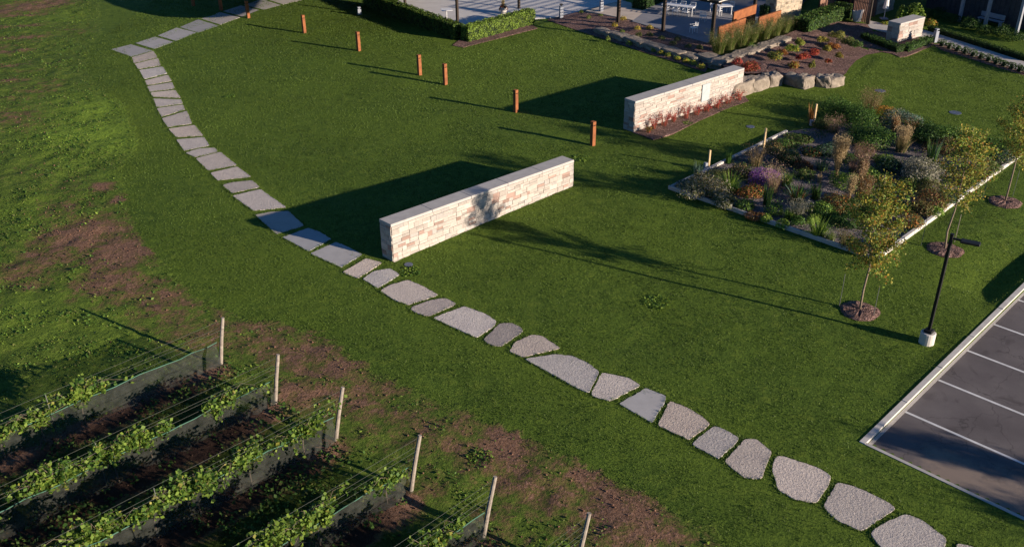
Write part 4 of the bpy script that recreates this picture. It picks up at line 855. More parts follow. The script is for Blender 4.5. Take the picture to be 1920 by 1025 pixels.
BEDP = [
 ('shrub', 1318, 366, 1.35, 1.05, MIXP('silver', 3, 'olive', 4, 'tan', 1), 'large silvery olive shrub filling the bed\'s left corner', 'silver_shrub'),
 ('mound', 1288, 350, .6, .5, 'blue', 'small blue-green mound tucked in the bed\'s far left tip', 'perennial_plant'),
 ('shrub', 1352, 384, .8, .6, MIXP('silver', 2, 'olive', 3), 'lower silvery shrub in front of the corner shrub', 'silver_shrub'),
 ('strap', 1368, 352, .8, .8, MIXP('lime', 2, 'green', 2), 'light green arching clump just right of the big silvery shrub', 'daylily_plant'),
 ('iris', 1307, 333, .5, .8, 'blue', 'thin blue-green iris blades beside the bed\'s left corner stake', 'iris_plant'),
 ('iris', 1366, 306, .45, .7, 'green', 'thin upright green blades at the left edging', 'iris_plant'),
 ('mound', 1345, 338, .6, .7, 'olive', 'olive mound between the corner stake and the light green clump', 'perennial_plant'),
 ('mound', 1387, 330, .85, .6, MIXP('dark', 2, 'bronze', 2), 'dark bronze-green mound left of the purple asters', 'perennial_plant'),
 ('haze', 1416, 310, .8, 1.05, MIXP('bronze', 2, 'tan', 1), 'bronze feathery plant at the foot of the tallest stake', 'ornamental_grass'),
 ('mound', 1434, 342, .85, .85, MIXP('purple', 6, 'pink', .6), 'purple flowering aster mound', 'aster_flower'),
 ('haze', 1449, 360, .55, 1.35, MIXP('tan', 3, 'pink', 1), 'tall tan airy grass right of the purple asters', 'ornamental_grass'),
 ('mound', 1407, 366, .75, .55, MIXP('rust', 3, 'green', 2, 'orange', 1), 'red-orange sedum mound below the purple asters', 'sedum_plant'),
 ('strap', 1375, 362, .4, .6, 'green', 'small green tuft left of the red-orange sedum', 'daylily_plant'),
 ('strap', 1472, 346, .7, .6, MIXP('lime', 2, 'green', 1), 'pale lime star-shaped clump right of the tan airy grass', 'daylily_plant'),
 ('mound', 1508, 332, .62, .42, MIXP('green', 2, 'olive', 2), 'low round green cushion alone on the gravel', 'perennial_plant'),
 ('iris', 1536, 342, .25, .5, 'tan', 'tiny dried tuft on open gravel right of the round cushion', 'perennial_plant'),
 ('strap', 1494, 376, .85, .8, MIXP('green', 3, 'blue', 1, 'rust', 1), 'spiky green clump with reddish tips in mid front of the bed', 'daylily_plant'),
 ('iris', 1528, 372, .6, .8, MIXP('dark', 2, 'green', 1), 'dark upright blades beside the pink gravel patch', 'iris_plant'),
 ('mound', 1563, 392, .95, .75, MIXP('rust', 1.4, 'orange', .8, 'olive', 4), 'big orange-brown flowering mound in the bed\'s front half', 'sedum_plant'),
 ('mound', 1538, 402, .7, .6, MIXP('green', 2, 'lime', 1), 'fresh green mound left of the orange-brown mound', 'perennial_plant'),
 ('haze', 1493, 404, .75, .65, MIXP('silver', 3, 'olive', 1), 'silvery feathery clump near the front edging', 'ornamental_grass'),
 ('mound', 1516, 394, .4, .5, 'silver', 'small silver mound between the feathery clump and green mound', 'perennial_plant'),
 ('mound', 1451, 400, .5, .6, MIXP('green', 3, 'lime', 1), 'green clump left of the silvery feathery clump', 'perennial_plant'),
 ('mound', 1398, 392, .5, .55, MIXP('green', 3, 'lime', 1), 'green clump below the red-orange sedum', 'perennial_plant'),
 ('mound', 1373, 378, .35, .3, 'olive', 'small olive tuft at the front edging near the silvery corner', 'perennial_plant'),
 ('mound', 1354, 384, .35, .3, MIXP('lime', 1, 'green', 1), 'tiny lime tuft hard against the front edging', 'perennial_plant'),
 ('iris', 1437, 384, .5, .95, MIXP('green', 1, 'dark', 2), 'dark green upright grass under the tan airy grass', 'ornamental_grass'),
 ('mound', 1416, 408, .55, .22, MIXP('rust', 2, 'bronze', 2), 'low reddish mat close to the front edging', 'sedum_plant'),
 ('mound', 1436, 414, .35, .3, 'lime', 'tiny lime tuft right of the low reddish mat', 'perennial_plant'),
 ('mound', 1468, 424, .36, .33, 'lime', 'small lime rosette nearest the middle of the front edging', 'perennial_plant'),
 ('strap', 1478, 410, .5, .5, MIXP('green', 2, 'lime', 1), 'green tuft just behind the small lime rosette', 'daylily_plant'),
 ('mound', 1497, 418, .42, .4, 'green', 'round green tuft right of the lime rosette', 'perennial_plant'),
 ('strap', 1533, 442, .8, .85, MIXP('lime', 2, 'green', 1), 'tall bright lime strap-leaved clump near the front edging', 'daylily_plant'),
 ('mound', 1527, 416, .45, .45, 'lime', 'bright green leafy top just behind the lime strap clump', 'perennial_plant'),
 ('strap', 1556, 450, .5, .4, MIXP('lime', 1, 'silver', 1), 'low pale tuft right of the lime strap clump', 'daylily_plant'),
 ('mound', 1562, 414, .6, .45, MIXP('green', 2, 'dark', 1), 'low dark-leaved mound under the orange-brown mound', 'perennial_plant'),
 ('mound', 1587, 422, .75, .6, MIXP('dark', 2, 'green', 2), 'dark green mound left of the nearest young tree\'s crown', 'perennial_plant'),
 ('haze', 1583, 462, .55, .6, MIXP('bronze', 2, 'olive', 2), 'brownish tuft beside the front edging near the tree', 'perennial_plant'),
 ('mound', 1608, 470, .5, .45, MIXP('rust', 1, 'olive', 3), 'olive and rust mound at the front corner behind the trunk', 'perennial_plant'),
 ('mound', 1655, 462, .5, .5, MIXP('orange', 2, 'rust', 2, 'olive', 1), 'orange flowering mound in the bed\'s front corner', 'sedum_plant'),
 ('column', 1567, 332, .42, 2.0, 'tan', 'tallest tan feather grass column in the middle of the bed', 'feather_grass'),
 ('mound', 1583, 348, .85, .75, MIXP('green', 3, 'lime', 1), 'bright green mound at the foot of the tan grass column', 'perennial_plant'),
 ('strap', 1541, 318, .7, .6, MIXP('blue', 2, 'lime', .5), 'bluish spiky clump left of the tan grass column', 'daylily_plant'),
 ('mound', 1503, 314, .62, .45, MIXP('rust', 3, 'bronze', 1), 'dark rust mound near the middle left of the bed', 'sedum_plant'),
 ('mound', 1478, 303, .85, .75, MIXP('dark', 3, 'bronze', 1), 'dark leafy shrub behind the rust mound', 'perennial_plant'),
 ('mound', 1450, 285, .75, .65, MIXP('bronze', 2, 'dark', 2), 'dark bronze mound just right of the tallest stake', 'perennial_plant'),
 ('mound', 1500, 262, .9, .3, MIXP('olive', 2, 'green', 2), 'low olive mat along the left edging near the top', 'groundcover_plant'),
 ('mound', 1474, 272, .7, .3, MIXP('green', 2, 'olive', 1), 'low green mat midway up the left edging', 'groundcover_plant'),
 ('mound', 1545, 288, .8, .6, MIXP('blue', 1, 'dark', 2), 'dull blue-green mound above the bluish spiky clump', 'perennial_plant'),
 ('mound', 1520, 290, .6, .5, MIXP('dark', 2, 'rust', .5), 'dark low mound left of the dull blue-green mound', 'perennial_plant'),
 ('shrub', 1588, 226, 2.0, 1.45, MIXP('dark', 1, 'green', 4), 'big dark green leafy bush at the top corner of the bed', 'leafy_bush'),
 ('shrub', 1618, 262, 2.1, 1.25, MIXP('dark', 1, 'green', 4, 'lime', .4), 'big green leafy bush directly below the top corner bush', 'leafy_bush'),
 ('haze', 1562, 248, .8, .8, MIXP('pink', 2, 'olive', 2), 'pinkish seedhead plant left of the big green bushes', 'perennial_plant'),
 ('haze', 1632, 207, 1.2, 1.15, MIXP('bronze', 3, 'tan', 1), 'brown hazy grass at the very top of the bed', 'ornamental_grass'),
 ('mound', 1655, 220, .75, .85, MIXP('orange', 2, 'yellow', 2, 'dark', 1), 'orange-yellow flowering clump at the top of the bed', 'perennial_plant'),
 ('mound', 1692, 236, 1.35, .85, MIXP('blue', 3, 'silver', 1), 'grey-green mound right of the orange-yellow flowers', 'perennial_plant'),
 ('haze', 1706, 256, .55, .85, MIXP('rust', 2, 'bronze', 1), 'rusty seedheads in front of the grey-green mound', 'perennial_plant'),
 ('mound', 1718, 252, .5, .5, 'lime', 'small lime clump left of the dark right-hand bush', 'perennial_plant'),
 ('shrub', 1750, 262, 1.7, 1.15, MIXP('dark', 4, 'green', 1), 'darkest round bush along the bed\'s back side', 'leafy_bush'),
 ('shrub', 1788, 270, 1.5, 1.05, MIXP('green', 3, 'lime', .6), 'mid green bush right of the darkest round bush', 'leafy_bush'),
 ('shrub', 1850, 292, 1.3, .95, MIXP('dark', 2, 'green', 2), 'green bush between the two farther young trees', 'leafy_bush'),
 ('column', 1674, 256, .32, 1.0, MIXP('tan', 2, 'rust', 1), 'thin reddish tan grass tuft behind the tan-green fountain grass', 'feather_grass'),
 ('grass', 1689, 284, .7, 1.15, 'tan', 'tall tan-green fountain grass in the upper bed', 'ornamental_grass'),
 ('haze', 1618, 296, 1.15, .58, MIXP('pink', 2, 'bronze', 3), 'wide pinkish brown haze of stems in the bed\'s centre', 'ornamental_grass'),
 ('mound', 1585, 302, .6, .5, MIXP('green', 1, 'dark', 1), 'dark green tuft left of the pinkish brown haze', 'perennial_plant'),
 ('haze', 1600, 322, .6, .7, MIXP('pink', 2, 'bronze', 2), 'small brown airy tuft below the pinkish haze', 'perennial_plant'),
 ('mound', 1764, 284, .95, .8, MIXP('bronze', 3, 'earth', 2), 'very dark brown mound behind the big silver shrub', 'perennial_plant'),
 ('shrub', 1712, 334, 1.35, 1.1, MIXP('silver', 5, 'olive', 1), 'big sprawling silver-white shrub', 'silver_shrub'),
 ('shrub', 1742, 330, .85, .95, MIXP('silver', 4, 'olive', 1), 'smaller silver shrub touching the sprawling one\'s right side', 'silver_shrub'),
 ('iris', 1746, 300, .75, 1.1, MIXP('green', 2, 'blue', 1), 'upright green plant above the silver shrubs', 'perennial_plant'),
 ('mound', 1655, 305, .6, .45, MIXP('green', 1, 'lime', 1), 'small green tuft under the tall fountain grass', 'perennial_plant'),
 ('mound', 1668, 318, .9, .6, MIXP('dark', 3, 'blue', 1), 'dark mound left of the sprawling silver shrub', 'perennial_plant'),
 ('column', 1613, 338, .35, 1.15, MIXP('tan', 2, 'pink', 1), 'short tan feather grass tuft right of the central column', 'feather_grass'),
 ('mound', 1630, 332, .6, .55, MIXP('green', 2, 'lime', 1), 'green tuft behind the brown fountain grass', 'perennial_plant'),
 ('grass', 1616, 378, .85, 1.1, MIXP('tan', 1, 'rust', 1, 'bronze', 2), 'brown fountain grass left of the nearest tree\'s crown', 'ornamental_grass'),
 ('mound', 1598, 396, .75, .75, MIXP('green', 2, 'olive', 2), 'olive green shrub under the brown fountain grass', 'perennial_plant'),
 ('column', 1591, 380, .12, 1.3, 'tan', 'single thin dry stalk tuft left of the olive shrub', 'feather_grass'),
 ('mound', 1703, 352, .7, .6, MIXP('lime', 1, 'olive', 2), 'yellowish green mound at the silver shrub\'s foot', 'perennial_plant'),
 ('strap', 1725, 350, .7, .7, MIXP('green', 2, 'blue', 1), 'spiky green clump below the silver shrubs', 'daylily_plant'),
 ('mound', 1740, 362, .85, .65, MIXP('olive', 3, 'bronze', 1), 'olive brown mound behind the orange-brown shrub', 'perennial_plant'),
 ('mound', 1747, 388, .9, .85, MIXP('rust', 2, 'bronze', 3, 'olive', 2), 'rust-brown shrub near the right edging', 'sedum_plant'),
 ('mound', 1726, 398, .7, .65, MIXP('bronze', 2, 'olive', 2), 'bronze mound left of the rust-brown shrub', 'perennial_plant'),
 ('mound', 1752, 402, .5, .5, MIXP('lime', 2, 'green', 1), 'small bright green clump against the right edging', 'perennial_plant'),
 ('mound', 1774, 378, .65, .6, MIXP('blue', 2, 'green', 1), 'blue-green mound by the right edging behind the middle tree', 'perennial_plant'),
 ('mound', 1712, 424, .62, .7, MIXP('orange', 1, 'rust', 1, 'olive', 3), 'orange clump by the right edging near the nearest tree', 'sedum_plant'),
 ('mound', 1690, 395, .8, .5, MIXP('dark', 2, 'bronze', 1), 'dark low mound in shade right of the nearest tree\'s crown', 'perennial_plant'),
 ('mound', 1876, 302, .8, .7, MIXP('blue', 2, 'silver', 1), 'grey-green mound at the far end of the right edging', 'perennial_plant'),
 ('mound', 1852, 318, .8, .6, MIXP('olive', 2, 'green', 1), 'olive mound beside the far right edging', 'perennial_plant'),
 ('haze', 1833, 330, .8, .8, MIXP('pink', 1, 'olive', 3), 'thin pinkish tuft near the far right edging', 'perennial_plant'),
 ('mound', 1640, 405, .8, .6, MIXP('green', 2, 'dark', 1), 'green mound hidden behind the nearest tree\'s crown', 'perennial_plant'),
 ('mound', 1812, 345, .7, .6, MIXP('dark', 1, 'olive', 2), 'olive mound behind the middle tree\'s lower crown', 'perennial_plant'),
 ('iris', 1520, 232, .45, 1.15, MIXP('orange', 2, 'bronze', 2), 'fan of orange-brown spikes around the topmost stake', 'ornamental_grass'),
 ('mound', 1540, 240, .6, .5, MIXP('olive', 2, 'dark', 1), 'olive tuft right of the topmost stake', 'perennial_plant'),
]
for i, (k, px, py, rd, h, pal, lb, nm) in enumerate(BEDP):
    plant(k, px, py, rd * 1.16, h * 1.1, pal, lb, nm, 1000 + i, dens=1.7, leaf=.095, cat='shrub' if 'bush' in nm or 'shrub' in nm else ('grass clump' if 'grass' in nm else 'plant'))


# seedlings, fallen leaves and low growth filling the bed between the plants
r = rng(905); n = 30000; uu = r.uniform(.1, BW - .1, n); vv = r.uniform(.1, BL - .6, n); k_ = (.5 + .5 * vnoise(uu / .8, vv / .8, 91) + .35 * vnoise(uu / .3, vv / .3, 92)) > .55; uu, vv = uu[k_], vv[k_]
k_ = (vv < 12) | (uu > (vv - 12) * .5); uu, vv = uu[k_], vv[k_]
P = np.stack([A_[0] + bu[0] * uu + bv[0] * vv, A_[1] + bu[1] * uu + bv[1] * vv, .08 + .20 * r.random(len(uu)) ** 1.5], 1); mb = MB()
leaves(mb, P, r.normal(size=P.shape) * .8 + [0, 0, .7], .085, pcol(r, MIXP('green', 4, 'olive', 2, 'dark', 3, 'blue', 1, 'bronze', .8), len(P)), r, .55)
tag(mb.build('ground_cover', M['leaf']), 'low seedlings and ground cover between the plants of the bed', 'ground cover', kind='stuff')
r = rng(907); mb = MB()
for px, py, rr, nn in [(1232, 566, .6, 240), (770, 510, .5, 200), (1088, 296, .5, 200), (1290, 232, .35, 120), (430, 182, .4, 120), (900, 860, .5, 160)]:
    X, Y = G(px, py); a = r.random(nn) * 6.28; q = rr * np.sqrt(r.random(nn)); P = np.stack([X + np.cos(a) * q, Y + np.sin(a) * q, gz(X, Y) + .02 + .05 * r.random(nn)], 1)
    leaves(mb, P, r.normal(size=P.shape) * .5 + [0, 0, 1], .09, pcol(r, MIXP('lime', 2, 'green', 2), nn), r, .7)
tag(mb.build('clover', M['leaf']), 'patches of bright broad-leaved clover in the mown lawn', 'clover', kind='stuff')

# mulch strip and red shrubs at the foot of the far stone wall
mb = MB(); poly = [(1186, 249), (1225, 262), (1260, 252), (1310, 228), (1360, 206), (1404, 190), (1395, 180), (1374, 187)]
mb.prism([G(*p) for p in poly], -.05, .04); tag(mb.build('mulch_strip', M['mulch']), kind='structure')
w2 = np.array([cos(rot2), sin(rot2)]); n2_ = np.array([w2[1], -w2[0]])
redl = ['dark red twiggy shrub at the near end of the far wall', 'bushy crimson shrub second along the far wall', 'small sparse red shrub third along the far wall', 'tall red shrub midway along the far wall', 'red shrub just left of the wall plaque', 'low red shrub under the wall plaque', 'spreading red shrub right of the wall plaque', 'pinkish red shrub near the wall\'s far end', 'last small red shrub where wall meets boulders', 'tiny orange-green shrub at the wall\'s near corner']
for i, (s_, o_, h, w_) in enumerate([(1.3, .45, .9, .5), (2.2, .5, 1.05, .6), (3.2, .4, .6, .4), (4.3, .45, .95, .55), (5.3, .5, .75, .5), (6.3, .5, .5, .5), (7.3, .5, .75, .6), (8.5, .45, .7, .55), (9.7, .4, .75, .5), (.6, .7, .35, .35)]):
    r = rng(700 + i); mb = MB(); p = np.array(a2) + w2 * s_ + n2_ * o_
    t_ = blades(mb, r, (0, 0, 0), int(26 + 30 * w_), h, w_, .016, MIXP('red', 2, 'bronze', 1), .5, droop=.2)
    k = 7; P = np.repeat(t_, k, 0) * (r.random((len(t_) * k, 1)) * .65 + .38) + r.normal(size=(len(t_) * k, 3)) * .05
    leaves(mb, P, r.normal(size=P.shape), .065, pcol(r, MIXP('red', 5, 'rust', 1) if i != 9 else MIXP('orange', 1, 'olive', 2), len(P)), r, .6)
    tag(mb.build('red_shrub', M['leaf'], loc=(p[0], p[1], .04)), redl[i], 'shrub', 'red shrubs along the far wall')

# ------------------------------------------------------------------ hedged terrace (top centre)
def GP(l, z=0.0): return [G(*p, z) for p in l]
HG = [('hedge', 'green')]
mb = MB(); mb.prism(GP([(735, 8), (868, 62), (985, 20), (930, -12), (860, -40), (800, -22)]), -.1, .06)
tag(mb.build('terrace', M['paving']), kind='structure')
mb = MB(); mb.prism(GP([(848, 86), (868, 90), (1008, 54), (992, 44), (868, 70)]), -.1, .035); tag(mb.build('mulch_border', M['mulch']), kind='structure')
def hedge(a, b, wd, h, lb, seed, size=.11, dens=230, z=0.0, pal=None, group=None):
    r = rng(seed); pa, pb = G(*a, z), G(*b, z); mb = MB(); hedge_mesh(mb, r, pa, pb, wd, h, size, pal or [('hedge', 3), ('green', 1)], dens, z)
    return tag(mb.build('clipped_hedge', M['leaf']), lb, 'hedge', group)
hedge((872, 78), (996, 44), .95, 1.25, 'sunlit clipped hedge on the terrace\'s right side', 41, pal=[('hedge', 1.5), ('lime', 3.2)], dens=320)  # extra lime in the palette paints the sunlit face
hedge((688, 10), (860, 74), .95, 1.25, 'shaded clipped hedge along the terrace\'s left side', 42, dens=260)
hedge((700, 0), (815, -22), .9, 1.2, 'clipped hedge at the back of the terrace by the top edge', 43)
def pedestal_table(px, py, label):
    x, y = G(px, py, .06); e = empty('pedestal_table', (x, y, .06), radians(12), label, 'table')
    b = MB(); b.bbox((0, 0, 1.02), (.95, .95, .035), 0, (.5, .5, .5), .01); b.build('table_top', M['white'], e)
    b = MB(); b.tube([(0, 0, .03), (0, 0, 1.02)], .035, 10); b.build('stem', M['white'], e)
    b = MB(); b.bbox((0, 0, 0), (.48, .48, .03), 0, (.5, .5, .5), .01); b.build('base_plate', M['white'], e)
pedestal_table(838, 41, 'white square pedestal table standing on the hedged terrace')
# pavilion over the terrace: posts reach the frame, its unseen roof is shaped to throw the lawn shadow
def pavilion(posts, z0, h, sec, label, name, over=.7, roof=True, solid=True):
    P_ = [G(*p, z0) for p in posts]; cx = sum(p[0] for p in P_) / len(P_); cy = sum(p[1] for p in P_) / len(P_)
    e = empty(name, (cx, cy, z0), 0, label, 'pavilion')
    for p in P_:
        b = MB(); b.bbox((p[0] - cx, p[1] - cy, 0), (sec, sec, h), ka, (.5, .5, .5), .01); b.build('post', M['darkpost'], e)
        b = MB(); b.bbox((p[0] - cx, p[1] - cy, 0), (sec + .14, sec + .14, .04), ka, (.5, .5, .5), .01); b.build('base_plate', M['darkpost'], e)
    return e, [(p[0] - cx, p[1] - cy) for p in P_], (cx, cy)
tp = [(858, 47), (973, 16), (760, 16), (885, -14)]
e, PL, _ = pavilion(tp, .06, 3.9, .20, 'dark steel pavilion posts standing on the hedged terrace', 'terrace_pavilion')
order = [0, 1, 3, 2]; q = [PL[i] for i in order]; 
shd = 4.1 / math.tan(SUN_EL); sx_, sy_ = sin(SUN_AZ) * shd, cos(SUN_AZ) * shd
ROOF_SHADE = [G(*p) for p in [(185, -4), (215, 12), (255, 23), (300, 30), (350, 33), (400, 32), (440, 27), (468, 16), (480, 0), (500, -30), (560, -45), (540, -60), (200, -60), (170, -25)]]  # shadow outline on the lawn, shifted sunward to shape the roof
b = MB(); b.prism([(x + sx_ - _[0], y + sy_ - _[1]) for x, y in ROOF_SHADE], 3.9, 4.1, bev=.02); b.build('roof', M['darkpost'], e)
def planter(px, py, label, z, pal1, pal2, seed, h=.55):
    x, y = G(px, py, z); e = empty('planter_pot', (x, y, z), 0, label, 'planter'); r = rng(seed)
    b = MB(); k = 14
    for rr, zz in [((.26, .34), (0, h))]:
        V = []; 
        for R_, Z_ in ((.24, 0), (.34, h), (.30, h), (.28, h - .08)): V += [(cos(2 * pi * i / k) * R_, sin(2 * pi * i / k) * R_, Z_) for i in range(k)]
        Fc = [tuple(range(k - 1, -1, -1))] + [(j * k + i, j * k + (i + 1) % k, (j + 1) * k + (i + 1) % k, (j + 1) * k + i) for j in range(3) for i in range(k)] + [tuple(range(3 * k, 4 * k))]
        b.add(V, Fc)
    b.build('pot', M['kerb'], e)
    b = MB(); blob(b, r, (0, 0, h), (.5, .5, .38), 260, .12, pal1, .4, 6); blades(b, r, (0, 0, h), 40, .95, .3, .04, pal2, .2); b.build('foliage', M['leaf'], e)
planter(944, 26, 'potted plant with dark red foliage and yellow spikes by the terrace hedge', .06, MIXP('red', 2, 'dark', 3, 'pink', .5), MIXP('yellow', 1, 'tan', 2), 77)

# ------------------------------------------------------------------ plaza, patio and mulch slopes
ZP = .42
mb = MB(); mb.prism(GP([(1002, 37), (980, 34), (972, 18), (900, -8), (905, -60), (1230, -60), (1200, -8), (1165, 3), (1043, 34)]), -.1, .08)
tag(mb.build('plaza', M['paving']), kind='structure')
mb = MB(); mb.prism(GP([(1098, 20), (1168, 2), (1215, 12), (1225, 22), (1187, 38)], ZP), -.2, ZP - .004); tag(mb.build('patio_walk', mat_simple('warm_paving', (.44, .37, .30), (.54, .46, .38), 1.5, .2, .003)), kind='structure')
mb = MB(); mb.prism(GP([(1185, 40), (1325, 80), (1480, 28), (1560, -60), (1220, -60), (1215, 18)], ZP), -.2, ZP); tag(mb.build('patio', mat_simple('patio_paving', (.20, .20, .215), (.26, .26, .275), 1.1, .15, .003)), kind='structure')  # patio shade put into the colour: darker, bluer paving
def sheet(name, pts, m, sub=.6, jit=.03, seed=5):
    """an uneven sheet; pts are (px, py, z)"""
    import bmesh
    bm = bmesh.new(); vs = []
    for p in pts: x, y = G(*p); vs.append(bm.verts.new((x, y, p[2])))
    f = bm.faces.new(vs); bm.normal_update()
    if f.normal.z < 0: bmesh.ops.reverse_faces(bm, faces=[f])
    bmesh.ops.triangulate(bm, faces=bm.faces[:])
    for _ in range(5):
        ed = [e_ for e_ in bm.edges if e_.calc_length() > 1.0]
        if not ed: break
        bmesh.ops.subdivide_edges(bm, edges=ed, cuts=1); bmesh.ops.triangulate(bm, faces=[q for q in bm.faces if len(q.verts) > 3])
    r = rng(seed)
    for v in bm.verts:
        if not v.is_boundary: v.co.z += jit * float(r.normal())
    me = bpy.data.meshes.new(name); bm.to_mesh(me); bm.free(); me.materials.append(m)
    for p in me.polygons: p.use_smooth = True
    o = bpy.data.objects.new(name, me); COL.objects.link(o); return tag(o, kind='structure')
sheet('mulch_slope', [(1026, 38, .03), (1043, 33, .10), (1098, 19, .30), (1180, 38, .40), (1250, 58, .40), (1323, 79, .40), (1350, 86, .40), (1335, 112, .10), (1322, 136, .03), (1262, 115, .03), (1200, 96, .03), (1140, 76, .03), (1090, 60, .03)], M['mulch'], seed=3)
sheet('shrub_bed', [(1400, 138, .68), (1360, 128, .45), (1345, 112, .40), (1400, 96, .40), (1440, 78, .40), (1490, 58, .35), (1560, 40, .25), (1625, 45, .10), (1640, 62, .06), (1618, 76, .05), (1690, 104, .03), (1655, 98, .03), (1625, 103, .03), (1605, 114, .03), (1592, 128, .04), (1586, 138, .08), (1578, 144, .40), (1540, 143, .60), (1480, 142, .62), (1440, 138, .66)], M['mulch'], jit=.05, seed=4)
# limestone boulders
def boulders(lst, group, zbase=0.0):
    for i, (px0, py0, px1, py1, wd, h, z, lb) in enumerate(lst):
        a = G(px0, py0, z); b = G(px1, py1, z); L = hypot(b[0] - a[0], b[1] - a[1]); rot = atan2(b[1] - a[1], b[0] - a[0]); r = rng(300 + i + len(lst) * 7); mb = MB()
        c_ = ((a[0] + b[0]) / 2 - sin(rot) * wd / 2, (a[1] + b[1]) / 2 + cos(rot) * wd / 2)
        rock_mesh(mb, r, (0, 0, 0), (L * 1.10, wd * 1.1, h * .92), 0, (.25, .212, .17), 8, .065)
        tag(mb.build('boulder', M['rock'], loc=(c_[0], c_[1], z - .03), rz=rot), lb, 'boulder', group)
boulders([(1376, 188, 1411, 174, .9, 1.15, 0, 'square pale boulder butting against the end of the far wall'), (1413, 174, 1443, 165, 1.0, 1.0, 0, 'flat-faced boulder second from the far wall\'s end'), (1444, 164, 1467, 160, 1.0, .95, 0, 'narrow cracked boulder third from the far wall\'s end'),
          (1468, 157, 1506, 168, .9, .85, 0, 'dark shaded boulder set back in the middle of the front row'), (1507, 168, 1527, 162, .95, .95, 0, 'pale upright boulder just right of the dark shaded one'), (1529, 163, 1556, 166, 1.0, .85, 0, 'deeply fissured boulder second from the right end of the front row'), (1557, 166, 1582, 160, 1.0, .8, 0, 'rounded pale boulder ending the front row by the lawn')], 'limestone boulders in front of the shrub bed')
boulders([(1113, 60, 1138, 69, .8, .45, .1, 'leftmost low boulder in the shaded back row'), (1139, 67, 1168, 77, .9, .45, .12, 'low boulder with a bright top in the shaded back row'), (1169, 76, 1200, 88, 1.0, .45, .12, 'flat shaded boulder third from the left of the back row'), (1201, 87, 1236, 98, 1.0, .45, .12, 'flat shaded boulder below the patio posts'),
          (1237, 97, 1270, 108, 1.0, .45, .1, 'shaded boulder in line below the white chairs'), (1271, 107, 1302, 117, 1.0, .45, .05, 'shaded boulder left of the row\'s corner stone'), (1303, 112, 1350, 130, 1.3, .62, 0, 'big corner boulder with one sunlit face'),
          (1351, 130, 1378, 120, 1.1, .62, .1, 'sunlit boulder right of the corner boulder'), (1379, 120, 1404, 110, 1.1, .6, .15, 'sunlit boulder behind the dark red shrub'), (1405, 110, 1432, 99, 1.1, .55, .2, 'pale boulder below the tall grasses'), (1433, 98, 1456, 89, 1.0, .5, .22, 'small pale boulder between grasses and yellow-green shrub'), (1457, 89, 1484, 78, 1.0, .45, .25, 'flat grey boulder at the right end of the back row')], 'limestone boulders edging the patio slope')

def steelpanel(a, b, z, h, lb):
    pa, pb = G(*a, z), G(*b, z); L = hypot(pb[0] - pa[0], pb[1] - pa[1]); rot = atan2(pb[1] - pa[1], pb[0] - pa[0]); mb = MB(); mb.bbox((L / 2, 0, 0), (L, .10, h), 0, (.5, .5, .5), .01); mb.box((L / 2, 0, h), (L - .03, .16, .02))
    for k in range(int(L / 1.2) + 1): mb.box((.1 + k * 1.2, .09, 0), (.06, .08, h - .05))
    tag(mb.build('steel_screen', M['corten'], loc=(pa[0], pa[1], z - .1), rz=rot), lb, 'screen', 'rust-orange steel screens around the patio')
steelpanel((1345, 80), (1395, 62), ZP, 1.3, 'lowest rust-orange steel screen, left of the three')
steelpanel((1372, 62), (1414, 46), ZP, 1.75, 'tallest rust-orange steel screen, behind the low left one')
steelpanel((1420, 62), (1461, 48), ZP, 1.35, 'rust-orange steel screen right of the dark post, by the stone pillar')

# patio pergola
HPG = 3.05
e, PL, cc = pavilion([(1159, 42), (1243, 58), (1334, 82), (1412, 40), (1325, -40), (1200, -60)], ZP, HPG, .24, 'dark steel pergola with pale roof slats along the patio edge', 'patio_pergola')
p0 = np.array(PL[0]) - kv * .4 - ku * .4; p1 = np.array(PL[2]) + kv * .4 - ku * .4; Lf = float(np.dot(p1 - p0, kv)); DP = 9.0
b = MB(); c_ = p0 + kv * Lf / 2 + ku * .4; b.bbox((c_[0], c_[1], HPG - .02), (Lf, .14, .22), ka - pi / 2, (.5, .5, .5), .01); c_ = p0 + kv * Lf / 2 + ku * (DP - .4); b.bbox((c_[0], c_[1], HPG - .02), (Lf, .14, .22), ka - pi / 2, (.5, .5, .5), .01); b.build('beam', M['darkpost'], e)
b = MB(); ns = int(Lf / .95)
for i in range(ns + 1):
    c_ = p0 + kv * (Lf * i / ns) + ku * DP / 2; b.bbox((c_[0], c_[1], HPG + .21), (DP, .06, .07), ka, (.5, .5, .5), .006)
b.build('roof_slats', mat_simple('pale_slats', (.50, .45, .40), (.60, .55, .49), 4, .1, .002), e)

# railings' pale lamp bollards on the plaza
for i, ((px, py), h, lb) in enumerate([((1052, 36), 1.35, 'grey bollard light with dark cap left of the patio walk'), ((1127, 30), 1.5, 'grey bollard light beside the warm-coloured walk'), ((1752, 80), 1.1, 'grey bollard light at the corner of the low box hedge'), ((674, 28), .6, 'small pale bollard light in shade beside the terrace hedge')]):
    x, y = G(px, py); e = empty('bollard_light', (x, y, .02), radians(20), lb, 'bollard light', 'grey bollard lights')
    b = MB(); b.bbox((0, 0, 0), (.30, .30, h * .82), 0, (.5, .5, .5), .01); b.build('post', M['grey'], e)
    b = MB(); b.bbox((0, 0, h * .82), (.10, .10, .10), 0, (.5, .5, .5), .01); b.bbox((0, 0, h * .82 + .1), (.26, .26, .08), 0, (.5, .5, .5), .01); b.build('lamp_cap', M['grey'] if i != 0 else M['black'], e)

